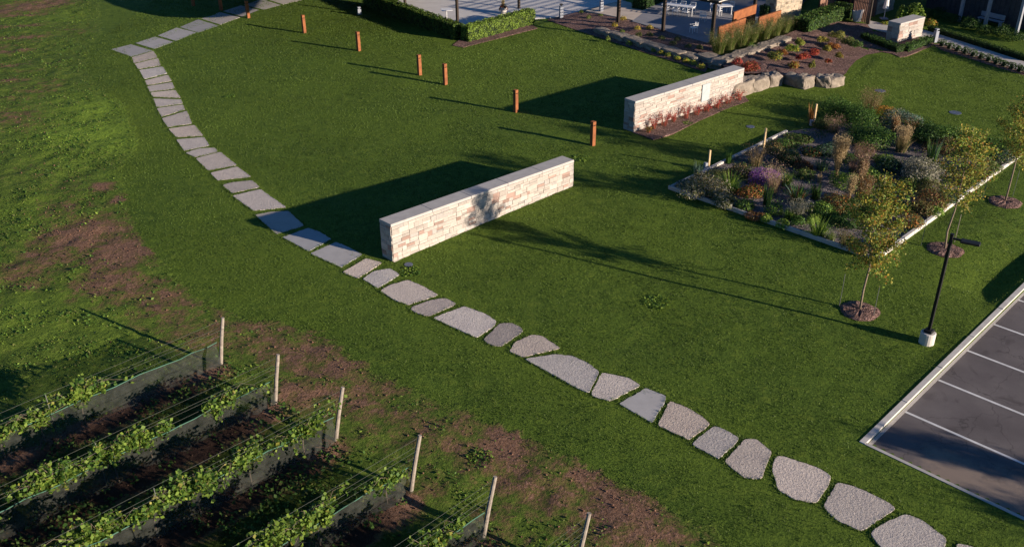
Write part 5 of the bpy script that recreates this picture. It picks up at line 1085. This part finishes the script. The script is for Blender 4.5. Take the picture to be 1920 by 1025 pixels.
# ------------------------------------------------------------------ patio furniture
def chair(name='patio_chair'):
    e = empty(name)
    b = MB(); b.bbox((0, 0, .42), (.50, .50, .04), 0, (.5, .5, .5), .01); b.build('seat', M['white'], e)
    b = MB(); b.bbox((0, .24, .50), (.50, .035, .06), 0, (.5, .5, .5), .01)
    b.bbox((0, .25, .80), (.50, .035, .07), 0, (.5, .5, .5), .01); b.bbox((-.23, .245, .56), (.035, .03, .24), 0); b.bbox((.23, .245, .56), (.035, .03, .24), 0)
    for k in range(5): b.box((-.15 + .075 * k, .245, .56), (.02, .015, .24))
    b.build('backrest', M['white'], e)
    for sx in (-1, 1):
        for sy in (-1, 1): b = MB(); b.bbox((sx * .22, sy * .22, 0), (.035, .035, .42), 0, (.5, .5, .5), .005); b.build('leg', M['white'], e)
    for sx in (-1, 1): b = MB(); b.bbox((sx * .25, 0, .64), (.04, .46, .03), 0, (.5, .5, .5), .005); b.build('armrest', M['white'], e)
    return e
ch0 = chair(); tag(ch0, None, 'chair', 'white patio chairs')
def table(px, py, sx, sy, rot, label):
    x, y = G(px, py, ZP); e = empty('dining_table', (x, y, ZP), rot, label, 'table')
    b = MB(); b.bbox((0, 0, .71), (sx, sy, .05), 0, (.5, .5, .5), .01); b.build('table_top', M['white'], e)
    for a in (-1, 1):
        for c in (-1, 1): b = MB(); b.bbox((a * (sx / 2 - .08), c * (sy / 2 - .08), 0), (.06, .06, .71), 0); b.build('leg', M['white'], e)
    return x, y
tx, ty = table(1272, 26, 2.9, 1.0, radians(-30), 'long white dining table on the shaded patio')
u_ = np.array([cos(radians(-30)), sin(radians(-30))]); n_ = np.array([-u_[1], u_[0]])
cl = [(-.9, .85, 0, 'white chair behind the long table, left end'), (0, .85, 0, 'white chair behind the long table, middle'), (.9, .85, 0, 'white chair behind the long table, right end'), (-.9, -.85, pi, 'white chair in front of the long table, left'), (.05, -.85, pi, 'white chair in front of the long table, middle'), (.95, -.85, pi, 'white chair in front of the long table, right')]
first = True
for (a, c, rz, lb) in cl:
    loc = (tx + u_[0] * a + n_[0] * c, ty + u_[1] * a + n_[1] * c, ZP); rr = radians(-30) + rz
    if first: ch0.location = loc; ch0.rotation_euler = (0, 0, rr); ch0['label'] = lb; first = False
    else: copy_thing(ch0, loc, rr, lb)
t2x, t2y = table(1356, 26, 1.2, 1.2, radians(10), 'square white table right of the long dining table')
for a, lb in ((40, 'white chair behind the square table'), (140, 'white chair left of the square table'), (230, 'white chair in front of the square table')):
    copy_thing(ch0, (t2x + cos(radians(a)) * .95, t2y + sin(radians(a)) * .95, ZP), radians(a - 90), lb)
for (px, py), a, lb in [((1318, 40), 150, 'bright white chair standing alone in front of the tables'), ((1300, 62), -70, 'pale chair in deep shade near the patio edge')]:
    x, y = G(px, py, ZP); copy_thing(ch0, (x, y, ZP), radians(a), lb)

# dark hedges and planting behind the patio
hedge((1195, 20), (1235, 4), 1.2, 1.1, 'dark leafy hedge left of the long dining table', 51, pal=[('dark', 3), ('green', 1)], z=.3)
hedge((1330, 2), (1450, -28), 1.6, 2.2, 'tall dark hedge added for the shade behind the patio tables', 52, pal=[('dark', 4), ('green', 1)], dens=150, z=.3)  # hedge added to stand in for dark shade behind the tables
hedge((1430, 34), (1460, 24), .9, 1.0, 'small dark hedge between the steel screen and stone pillar', 53, pal=[('dark', 3), ('green', 1)], z=.35)
hedge((1500, 62), (1582, 30), 1.5, 1.15, 'loose green hedge right of the tall grasses', 54, pal=[('green', 2), ('dark', 1), ('hedge', 1)], dens=190, size=.13, z=.15)
# feather grasses against the steel screens
for i, (px, py, rd, h, lb) in enumerate([(1346, 100, .9, 1.6, 'hazy green-tan grass clump at the left end, below the low steel screen'), (1366, 94, .9, 1.7, 'hazy grass clump second from the left below the steel screens'), (1388, 88, .9, 1.75, 'tall tan-tipped grass clump at the middle of the screens'), (1408, 80, .85, 1.6, 'grass clump under the tallest steel screen'), (1432, 74, .85, 1.5, 'grass clump right of the reddish shrub by the screens'), (1452, 68, .85, 1.5, 'grass clump below the right steel screen'), (1470, 60, .8, 1.4, 'rightmost hazy grass clump, beside the stone pillar')]):
    plant('fluff', px, py, rd, h * .95, MIXP('tan', 1.2, 'olive', 2, 'hedge', 2.2), lb, 'ornamental_grass', 2000 + i, cat='grass clump', z=.38, dens=1.0)
plant('strap', 1411, 92, .7, .5, MIXP('lime', 1, 'green', 2), 'bright green strappy plant between grasses and boulders', 'daylily_plant', 2010, z=.38)
plant('mound', 1424, 62, .5, .7, MIXP('rust', 2, 'bronze', 1), 'reddish brown shrub between two grass clumps', 'leafy_shrub', 2011, cat='shrub', z=.4)
# shrubs on the mulch
for i, (k, px, py, rd, h, pal, lb) in enumerate([
 ('shrub', 1412, 134, 1.05, .75, MIXP('rust', 3, 'red', 2), 'spreading dark red shrub just behind the far wall\'s end'), ('shrub', 1378, 122, .6, .6, MIXP('red', 2, 'pink', 1), 'pinkish red shrub at the corner boulder'), ('shrub', 1448, 112, .8, .7, MIXP('yellow', 1, 'olive', 3, 'lime', 1), 'yellow-green shrub with rusty tips right of the dark red one'),
 ('shrub', 1465, 104, .5, .5, MIXP('rust', 2, 'orange', 1), 'small rusty shrub behind the yellow-green one'), ('shrub', 1484, 96, .75, .7, MIXP('lime', 3, 'yellow', .6), 'bright lime-yellow shrub near the flat grey boulder'), ('shrub', 1502, 86, .6, .7, MIXP('autumn', 2, 'lime', 1), 'yellowish shrub above the bright lime one'),
 ('shrub', 1483, 128, .6, .6, MIXP('orange', 2, 'autumn', 2, 'rust', 1), 'orange and yellow shrub in the front of the mulch bed'), ('shrub', 1505, 112, .6, .65, MIXP('red', 4, 'orange', 1), 'bright scarlet shrub in the middle of the mulch bed'), ('shrub', 1524, 104, .5, .6, MIXP('red', 4, 'orange', 1), 'smaller scarlet shrub right of the bright scarlet one'),
 ('shrub', 1521, 128, .32, .6, MIXP('autumn', 2, 'olive', 1), 'thin yellow shrub by the front boulders'), ('shrub', 1543, 80, .55, .6, MIXP('autumn', 3, 'yellow', 1), 'golden shrub left of the orange pair'), ('shrub', 1562, 92, .55, .55, MIXP('orange', 2, 'rust', 1), 'orange shrub in the right half of the mulch bed'),
 ('shrub', 1550, 96, .4, .5, MIXP('yellow', 1, 'autumn', 2), 'small yellow shrub left of the orange shrub'), ('shrub', 1566, 72, .75, .75, MIXP('autumn', 2, 'olive', 2), 'olive gold shrub at the top of the mulch bed'), ('shrub', 1585, 84, .85, .8, MIXP('olive', 3, 'green', 1, 'autumn', 1), 'big olive shrub at the right of the mulch bed'), ('shrub', 1604, 88, .65, .65, MIXP('green', 2, 'olive', 1), 'green shrub on the right edge of the mulch bed'),
 ('shrub', 1574, 108, .45, .45, MIXP('autumn', 2, 'rust', 1), 'low golden shrub near the lawn\'s curved edge'), ('shrub', 1553, 118, .3, .35, MIXP('rust', 2, 'red', 1), 'tiny red sprig near the right boulders')]):
    plant(k, px, py, rd, h, pal, lb, 'leafy_shrub', 2100 + i, cat='shrub', z=.5 if px < 1500 else .4, leaf=.10, dens=.75)
# tufts on the mulch slope
tuf = [(1227, 97, 1), (1240, 102, 1), (1253, 106, 1), (1270, 112, 1), (1286, 117, 1), (1300, 121, 1), (1314, 128, 1), (1166, 62, 0), (1140, 76, 0), (1180, 84, 1), (1152, 50, 2), (1168, 38, 2), (1217, 54, 2), (1196, 56, 2), (1126, 33, 0), (1112, 26, 0), (1103, 36, 0), (1090, 26, 0), (1198, 68, 3), (1218, 68, 3), (1240, 74, 3), (1262, 84, 3), (1270, 76, 3), (1290, 90, 3), (1312, 92, 3)]
tl = ['yellow-green tuft along the lawn edge', 'pale low tuft on the open mulch', 'golden tuft beside the patio edge', 'dim shaded tuft below the patio edge']
names_ = {1: 'yellow-green tuft along the lawn edge below the back row boulders, ', 0: 'pale low tuft on the open mulch by the plaza, ', 2: 'golden tuft beside the patio edge, ', 3: 'dim shaded tuft between boulders and patio, '}
cnt = {0: 0, 1: 0, 2: 0, 3: 0}
for i, (px, py, c_) in enumerate(tuf):
    cnt[c_] += 1
    plant('mound', px, py, .36 if c_ else .28, .36, [MIXP('olive', 2, 'lime', 1), MIXP('lime', 2, 'yellow', 1), MIXP('yellow', 2, 'autumn', 1), MIXP('olive', 2, 'dark', 1)][0 if c_ == 0 else c_], names_[c_] + ORD[cnt[c_] - 1] + ' from ' + {1: 'the left', 0: 'the right', 2: 'the top', 3: 'the left'}[c_], 'tuft', 2200 + i, z={0: .15, 1: .05, 2: .38, 3: .36}[c_], leaf=.09, dens=1.2)['group'] = tl[c_ if c_ != 0 else 1]

# ------------------------------------------------------------------ stone pillar, cedar building, stone base
xp, yp = G(1452, 40, .2); xq, yq = G(1500, 30, .2); rp = atan2(yq - yp, xq - xp)
stone_wall('stone_pillar', (xp, yp), rp, hypot(xq - xp, yq - yp), 1.2, 4.5, 'tall rough fieldstone pillar behind the right steel screen', 'pillar', seed=14, pink=.04, cols=((.42, .35, .26), (.24, .19, .14), (.34, .29, .23)), hm=(.14, .24), wm=(.14, .4), below=0)
def slat_screen(a, b, z, h, label, ns=None, door=False):
    pa, pb = G(*a, z), G(*b, z); L = hypot(pb[0] - pa[0], pb[1] - pa[1]); rot = atan2(pb[1] - pa[1], pb[0] - pa[0]); e = empty('cedar_screen', (pa[0], pa[1], z), rot, label, 'screen'); r = rng(int(a[0])); 
    m_ = MB(); n = int(L / .16)
    for i in range(n): m_.bbox((L / n * (i + .5), 0, 0), (.115, .03, h), 0, np.array((.27, .15, .105)) * (.8 + .5 * r.random()), .006)
    m_.build('slats', M['cedar'], e)
    m_ = MB(); m_.bbox((0, .05, -.1), (.12, .12, h + .2), 0, (.5, .5, .5), .01); m_.bbox((L, .05, -.1), (.12, .12, h + .2), 0, (.5, .5, .5), .01); m_.box((L / 2, .05, h * .5), (L - .12, .05, .08), 0); m_.build('frame', M['darkpost'], e)
slat_screen((1535, 26), (1562, 14), .2, 3.2, 'cedar slat screen left of the dark doorway')
slat_screen((1596, 36), (1628, 45), .1, 3.2, 'cedar slat screen at the building corner by the stone wall')
def bld(name, poly, z0, h, m, label, cat, z=.1):
    mb = MB(); mb.prism(GP(poly, z), z0, h); return tag(mb.build(name, m), label, cat)
e = empty('garden_building', P3(1580, 5, .1), 0, 'dark garden building with glazed front behind the cedar screens', 'building')
ex_, ey_ = G(1580, 5, .1)
def loc_poly(l, z=.1): return [(G(*p, z)[0] - ex_, G(*p, z)[1] - ey_) for p in l]
b = MB(); b.prism(loc_poly([(1562, 12), (1640, 30), (1690, -60), (1600, -80)]), -.1, 4.2); b.build('wall', M['dark'], e)
for (p0, p1) in (((1566, 16), (1579, 19)), ((1582, 20), (1594, 23))):
    a_w = np.array(G(*p0, .1)) - [ex_, ey_]; b_w = np.array(G(*p1, .1)) - [ex_, ey_]; L = np.linalg.norm(b_w - a_w); rot = atan2(*(b_w - a_w)[::-1]); b = MB(); c_ = (a_w + b_w) / 2; b.bbox((c_[0], c_[1], 0), (L, .08, 2.4), rot, (.5, .5, .5), .01); b.build('glass_door', M['glass'], e)
stone_wall('stone_wall', G(1632, 30, .05), rp + .1, 3.6, .6, 3.6, 'tall stone wall of the building beside the closed parasol', 'wall', seed=19, pink=.04, cols=((.42, .36, .29), (.28, .23, .18), (.36, .32, .26)))
for (px, py), lb in [((1606, 40), 'round woven lounge chair in front of the cedar screen'), ((1580, 28), 'round woven lounge chair by the glazed doors')]:
    x, y = G(px, py, .1); e = empty('lounge_chair', (x, y, .1), radians(200), lb, 'chair', 'woven lounge chairs')
    b = MB(); k = 16; V = []; 
    for R_, Z_ in ((.30, .0), (.42, .38), (.46, .85), (.43, .85), (.38, .42), (.0, .40)):
        V += [(cos(2 * pi * i / k) * R_, sin(2 * pi * i / k) * R_, Z_ + (.22 * max(0, sin(2 * pi * i / k)) if Z_ > .8 else 0)) for i in range(k)]
    b.add(V, [(j * k + i, j * k + (i + 1) % k, (j + 1) * k + (i + 1) % k, (j + 1) * k + i) for j in range(5) for i in range(k)]); b.build('woven_shell', M['cedar'], e)
    b = MB(); b.bbox((0, 0, .41), (.5, .5, .1), 0, (.5, .5, .5), .04); b.build('cushion', M['fabric'], e)
x, y = G(1657, 36, .05); e = empty('closed_parasol', (x, y, .05), 0, 'closed white parasol standing by the stone wall', 'parasol')
b = MB(); b.tube([(0, 0, 0), (0, 0, 2.9)], .03, 8); b.build('pole', M['white'], e); b = MB(); b.tube([(0, 0, .9), (0, 0, 1.2), (0, 0, 2.2), (0, 0, 2.75)], [.26, .22, .13, .05], 10); b.build('canopy', M['fabric'], e); b = MB(); b.bbox((0, 0, 0), (.6, .6, .1), 0, (.5, .5, .5), .02); b.build('base', M['grey'], e)

# ------------------------------------------------------------------ stone pier in box hedge, side path
ap = G(1682, 81); aq = G(1727, 68); rq = atan2(aq[1] - ap[1], aq[0] - ap[0])
stone_wall('stone_pier', ap, rq, hypot(aq[0] - ap[0], aq[1] - ap[1]), 1.05, 1.55, 'short stone pier with flat cap standing in the low box hedge', 'pier', seed=23, pink=.05, hm=(.16, .3), wm=(.3, .8))
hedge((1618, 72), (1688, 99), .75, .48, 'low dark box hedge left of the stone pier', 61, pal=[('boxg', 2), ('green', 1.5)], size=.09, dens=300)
hedge((1695, 97), (1745, 78), .75, .48, 'low sunlit box hedge in front of the stone pier', 62, pal=[('boxg', 1), ('green', 3)], size=.09, dens=300)  # greener palette paints this hedge as the lit side
mb = MB(); mb.prism(GP([(1610, 76), (1688, 108), (1700, 106), (1752, 85), (1745, 66), (1640, 60)]), -.05, .03); tag(mb.build('mulch_border', M['mulch']), kind='structure')
mb = MB(); mb.prism(GP([(1630, 40), (1668, 48), (1735, 58), (1800, 78), (1930, 120), (2100, 175), (2100, 190), (1930, 138), (1790, 92), (1745, 74), (1660, 62), (1625, 52)]), -.1, .05); tag(mb.build('side_path', M['concrete']), kind='structure')
r = rng(64)
for i in range(12):
    f = i / 11; px = 1765 + (1925 - 1765) * f; py = 87 + (139 - 87) * f; x, y = G(px, py); mb = MB(); blob(mb, r, (0, 0, .18), (.42, .42, .36), 420, .075, [('boxg', 3), ('green', 1)], .75, 9)
    mb.tube([(0, 0, -.05), (0, 0, .3)], [.22, .12], 8, (.02, .03, .012)); tag(mb.build('box_ball_shrub', M['leaf'], loc=(x, y, .03)), 'small round box shrub along the near side of the path, ' + ORD[i] + ' from the bollard light', 'shrub', 'round box shrubs along the path')
hedge((1742, 57), (1930, 116), .6, .45, 'low dark hedge along the far side of the path', 65, pal=[('boxg', 3), ('dark', 1)], size=.09, dens=200)
mb = MB(); mb.prism(GP([(1748, 84), (1765, 82), (1930, 133), (1930, 145), (1765, 94)]), -.05, .02); tag(mb.build('mulch_border', M['mulch']), kind='structure')
plant('shrub', 1704, 42, 1.35, 1.9, MIXP('lime', 4, 'green', 1), 'big bright lime-green bush by the stone wall', 'leafy_bush', 2301, cat='shrub', z=.03, leaf=.24, dens=.5)
plant('mound', 1742, 48, .7, .6, MIXP('yellow', 2, 'lime', 2, 'orange', 1), 'yellow-orange clump right of the stone pier', 'perennial_plant', 2302, z=.03, leaf=.12)
plant('mound', 1662, 46, .5, .3, MIXP('yellow', 1, 'lime', 2), 'low yellow-green clump at the closed parasol\'s foot', 'perennial_plant', 2303, z=.03, leaf=.1)
# shaded dark-clad building at the upper right with planting at its foot
e = empty('clad_building', P3(1860, 30), 0, 'dark vertically clad building in shade at the upper right', 'building'); ex_, ey_ = G(1860, 30)
pa, pb = G(1735, 14), G(1975, 69); L = hypot(pb[0] - pa[0], pb[1] - pa[1]); rot = atan2(pb[1] - pa[1], pb[0] - pa[0]); c_ = ((pa[0] + pb[0]) / 2 - ex_ - sin(rot) * 3, (pa[1] + pb[1]) / 2 - ey_ + cos(rot) * 3)
b = MB(); b.box((c_[0], c_[1], -.1), (L, 6, 6.5), rot)
for k in range(int(L / .45)):
    q = -L / 2 + .2 + k * .45; b.box((c_[0] + cos(rot) * q + sin(rot) * 3.03, c_[1] + sin(rot) * q - cos(rot) * 3.03, 0), (.10, .06, 6.3), rot)
b.build('wall', M['dark'], e)
for k, px in enumerate((1798, 1846, 1905)):
    q = np.array(G(px, 52 + (px - 1846) * .23)) - [ex_, ey_]; b = MB(); b.bbox((q[0], q[1], 0), (.24, .24, 4.5), rot, (.5, .5, .5), .01); b.build('porch_post', M['grey'], e)
r = rng(70)
for i, (px, py, rd, h) in enumerate([(1725, 36, .9, .9), (1755, 32, 1.0, 1.1), (1785, 42, 1.0, .9), (1815, 54, 1.0, 1.0), (1845, 62, .9, .8), (1875, 66, 1.0, .9), (1905, 76, 1.0, .9)]):
    plant('mound', px, py, rd, h, MIXP('dark', 3, 'boxg', 2), 'dark leafy bush at the foot of the clad building, ' + ORD[i] + ' from the left', 'leafy_bush', 2400 + i, cat='shrub', z=.03, leaf=.12, dens=.7)['group'] = 'dark bushes along the clad building'
x, y = G(1855, 47); e = empty('garden_bench', (x, y, 0), rot, 'pale bench in deep shade before the clad building', 'bench')
b = MB(); b.bbox((0, 0, .42), (2.2, .5, .06), 0, (.5, .5, .5), .01); b.build('seat', M['grey'], e); b = MB(); b.bbox((0, .24, .55), (2.2, .05, .4), 0, (.5, .5, .5), .01); b.build('backrest', M['grey'], e)
for s_ in (-1, 1): b = MB(); b.bbox((s_ * .95, 0, 0), (.08, .46, .42), 0, (.5, .5, .5), .01); b.build('leg', M['grey'], e)

# ------------------------------------------------------------------ vineyard
rown = ['the farthest vine row', 'the second farthest vine row', 'the third vine row from the back', 'the fourth vine row from the back', 'the fifth vine row from the back', 'the nearest vine row']
RLEN = [26, 25, 23, 20, 17, 12]
rrot = atan2(RD[1], RD[0]); PN = np.array([-RD[1], RD[0]])
VG = {0: [(5.2, .8, .9), (6.6, .8, .5), (7.9, .7, .35), (10.2, .9, .6), (12.4, .5, .4), (15.2, .5, .3), (17.3, .7, .4), (20, .8, .7), (22.5, .8, .5)],
      1: [(2.0, 1.0, .5), (4.6, .9, .8), (5.8, .9, .9), (7.4, 1.1, 1.0), (10.6, 1.2, .9), (12.0, 1.1, .8), (14.4, 1.0, .8), (16.4, .9, .7), (18.4, 1.0, .9), (20.8, 1.0, .8), (23, 1, .8)],
      2: [(1.2, .9, .5), (3.2, .8, .6), (5.0, .8, .9), (6.4, .8, .7), (8.2, .9, .9), (9.8, .8, .6), (11.2, .8, .9), (13.4, .8, .9), (15.2, 1.0, .9), (17.0, .7, .8), (19.4, .8, .8), (21.5, .9, .8)],
      3: [(.9, .8, .3), (3.4, .9, .8), (5.0, .9, 1.0), (6.6, 1.0, .8), (8.6, 1.0, .9), (10.6, 1.0, .8), (13, 1, .9), (15.5, 1, .8), (18, 1, .9)],
      4: [(1.8, .8, .4), (3.6, 1.0, .8), (5.4, 1.0, .9), (7.4, 1.0, .9), (9.6, 1.0, .9), (12, 1, .8), (14.5, 1, .8)],
      5: [(1.5, .9, .6), (3.4, 1.0, .8), (5.6, 1.0, .9), (8, 1.0, .9)]}
for ri, ((ex, ey), RL) in enumerate(zip(ROWW, RLEN)):
    r = rng(800 + ri); e = empty('vine_trellis', (ex, ey, 0), rrot, 'wire trellis with end post and grey netting of ' + rown[ri], 'trellis', 'trellises of the vineyard rows')
    ln = radians(5)
    b = MB(); lx = -.40 - .10 * r.random() - .03 * ri; ly = .05 * r.normal(); b.tube([(0, 0, -.15), (lx * .5, ly * .4, .98), (lx, ly, 1.92)], [.075, .070, .062], 10); b.build('end_post', M['wood'], e, smooth=False)
    s = 6.2
    while s < RL: b = MB(); b.tube([(s, 0, -.1), (s, 0, 1.8)], .018, 6); b.build('line_post', M['wire'], e); s += 6.2
    b = MB()
    for z, yo in ((1.2, .0), (1.5, -.09), (1.5, .09), (1.8, -.06)):
        pts = [((-.24 * z if k == 0 else RL * k / 16), yo, z - .025 * math.sin(pi * ((k * RL / 16) % 6.2) / 6.2) + .01 * r.normal()) for k in range(17)]; b.tube(pts, .0038, 4)
    b.build('wires', M['wire'], e)
    # netting hangs on the near side
    nx_ = int(RL / .25); b = MB(); V = []; nz = 5
    for i in range(nx_ + 1):
        sx_ = .05 + RL * i / nx_; top = 1.12 - .06 * abs(math.sin(sx_ * 1.1)) + .015 * r.normal()
        for j in range(nz + 1):
            f = j / nz; V.append((sx_, .13 + .05 * math.sin(sx_ * 2.3 + j) * (1 - f) + .03 * r.normal() + .05 * (1 - f), .10 + (top - .10) * f + (.03 * r.normal() if j == 0 else 0)))
    Fq = [(i * (nz + 1) + j, (i + 1) * (nz + 1) + j, (i + 1) * (nz + 1) + j + 1, i * (nz + 1) + j + 1) for i in range(nx_) for j in range(nz)]
    b.add(V, Fq); b.build('netting', M['net'], e, smooth=True)
    b = MB(); b.tube([(V[i * (nz + 1) + nz][0], V[i * (nz + 1) + nz][1], V[i * (nz + 1) + nz][2]) for i in range(0, nx_ + 1, 2)], .013, 5); b.build('net_cord', M['cord'], e)
    vi = 0
    for (s, wd, dn_) in VG[ri]:
        if s > RL: continue
        px_, py_ = ex + RD[0] * s, ey + RD[1] * s
        v = empty('grape_vine', (px_, py_, 0), rrot, 'leafy grape vine, ' + ORD[vi] + ' from the end post in ' + rown[ri], 'vine', 'grape vines on the trellises'); vi += 1
        t = MB(); t.tube([(0, 0, -.1), (.03, .02, .5), (-.02, 0, .9), (.05, 0, 1.15)], [.028, .024, .02, .014], 6); 
        shoots = []
        for k in range(int(10 + 9 * dn_)):
            a = r.normal() * .75 * wd; x0 = r.uniform(-wd * .35, wd * .35); h_ = .95 + r.random() * .25; hh = h_ + r.uniform(.1, .75) * dn_; p0 = np.array([x0, .02, .95]); p1 = np.array([x0 + a * .5, r.normal() * .10, hh]); p2 = np.array([x0 + a, r.normal() * .3, hh + r.uniform(-.45, .12)]); t.tube([p0, p1, p2], [.008, .006, .003], 4); shoots.append((p0, p1, p2))
        t.build('trunk', M['bark'], v)
        n = int(1100 * dn_ + 350); ch = r.integers(0, len(shoots), n); u = r.random(n)[:, None]; T0, T1, T2 = [np.array([q[k] for q in shoots])[ch] for k in range(3)]
        P = T0 * (1 - u) ** 2 + 2 * T1 * u * (1 - u) + T2 * u ** 2 + r.normal(size=(n, 3)) * [.09, .09, .08]
        f = MB(); leaves(f, P, r.normal(size=(n, 3)) * .7 + [0, 0, .7], .125, pcol(r, [('vine', 5), ('green', 2), ('lime', 1.4), ('autumn', .5), ('green', 1)], n), r, .85)
        f.build('foliage', M['leaf'], v)
# undergrowth of sprawling weeds beneath the rows
r = rng(850); mb = MB(); n = 26000
al = r.random(n) * 22 - .3; ri_ = r.integers(0, 6, n); RW = np.array(ROWW)[ri_]; off = -.75 + .75 * r.normal(size=n)
x = RW[:, 0] + RD[0] * al + PN[0] * off * -1; y = RW[:, 1] + RD[1] * al + PN[1] * off * -1
kp = (.5 + .5 * vnoise(x / .9, y / .9, 61) + .3 * vnoise(x / .35, y / .35, 62)) > .5; x, y = x[kp], y[kp]
P = np.stack([x, y, ground_h(x, y) + .04 + .16 * r.random(len(x))], 1)
leaves(mb, P, r.normal(size=P.shape) * .6 + [0, 0, 1], .12, pcol(r, [('green', 3), ('dark', 2), ('olive', 1)], len(P)), r, .7)
tag(mb.build('undergrowth', M['leaf']), 'leafy undergrowth sprawling beneath the vine rows', 'undergrowth', kind='stuff')
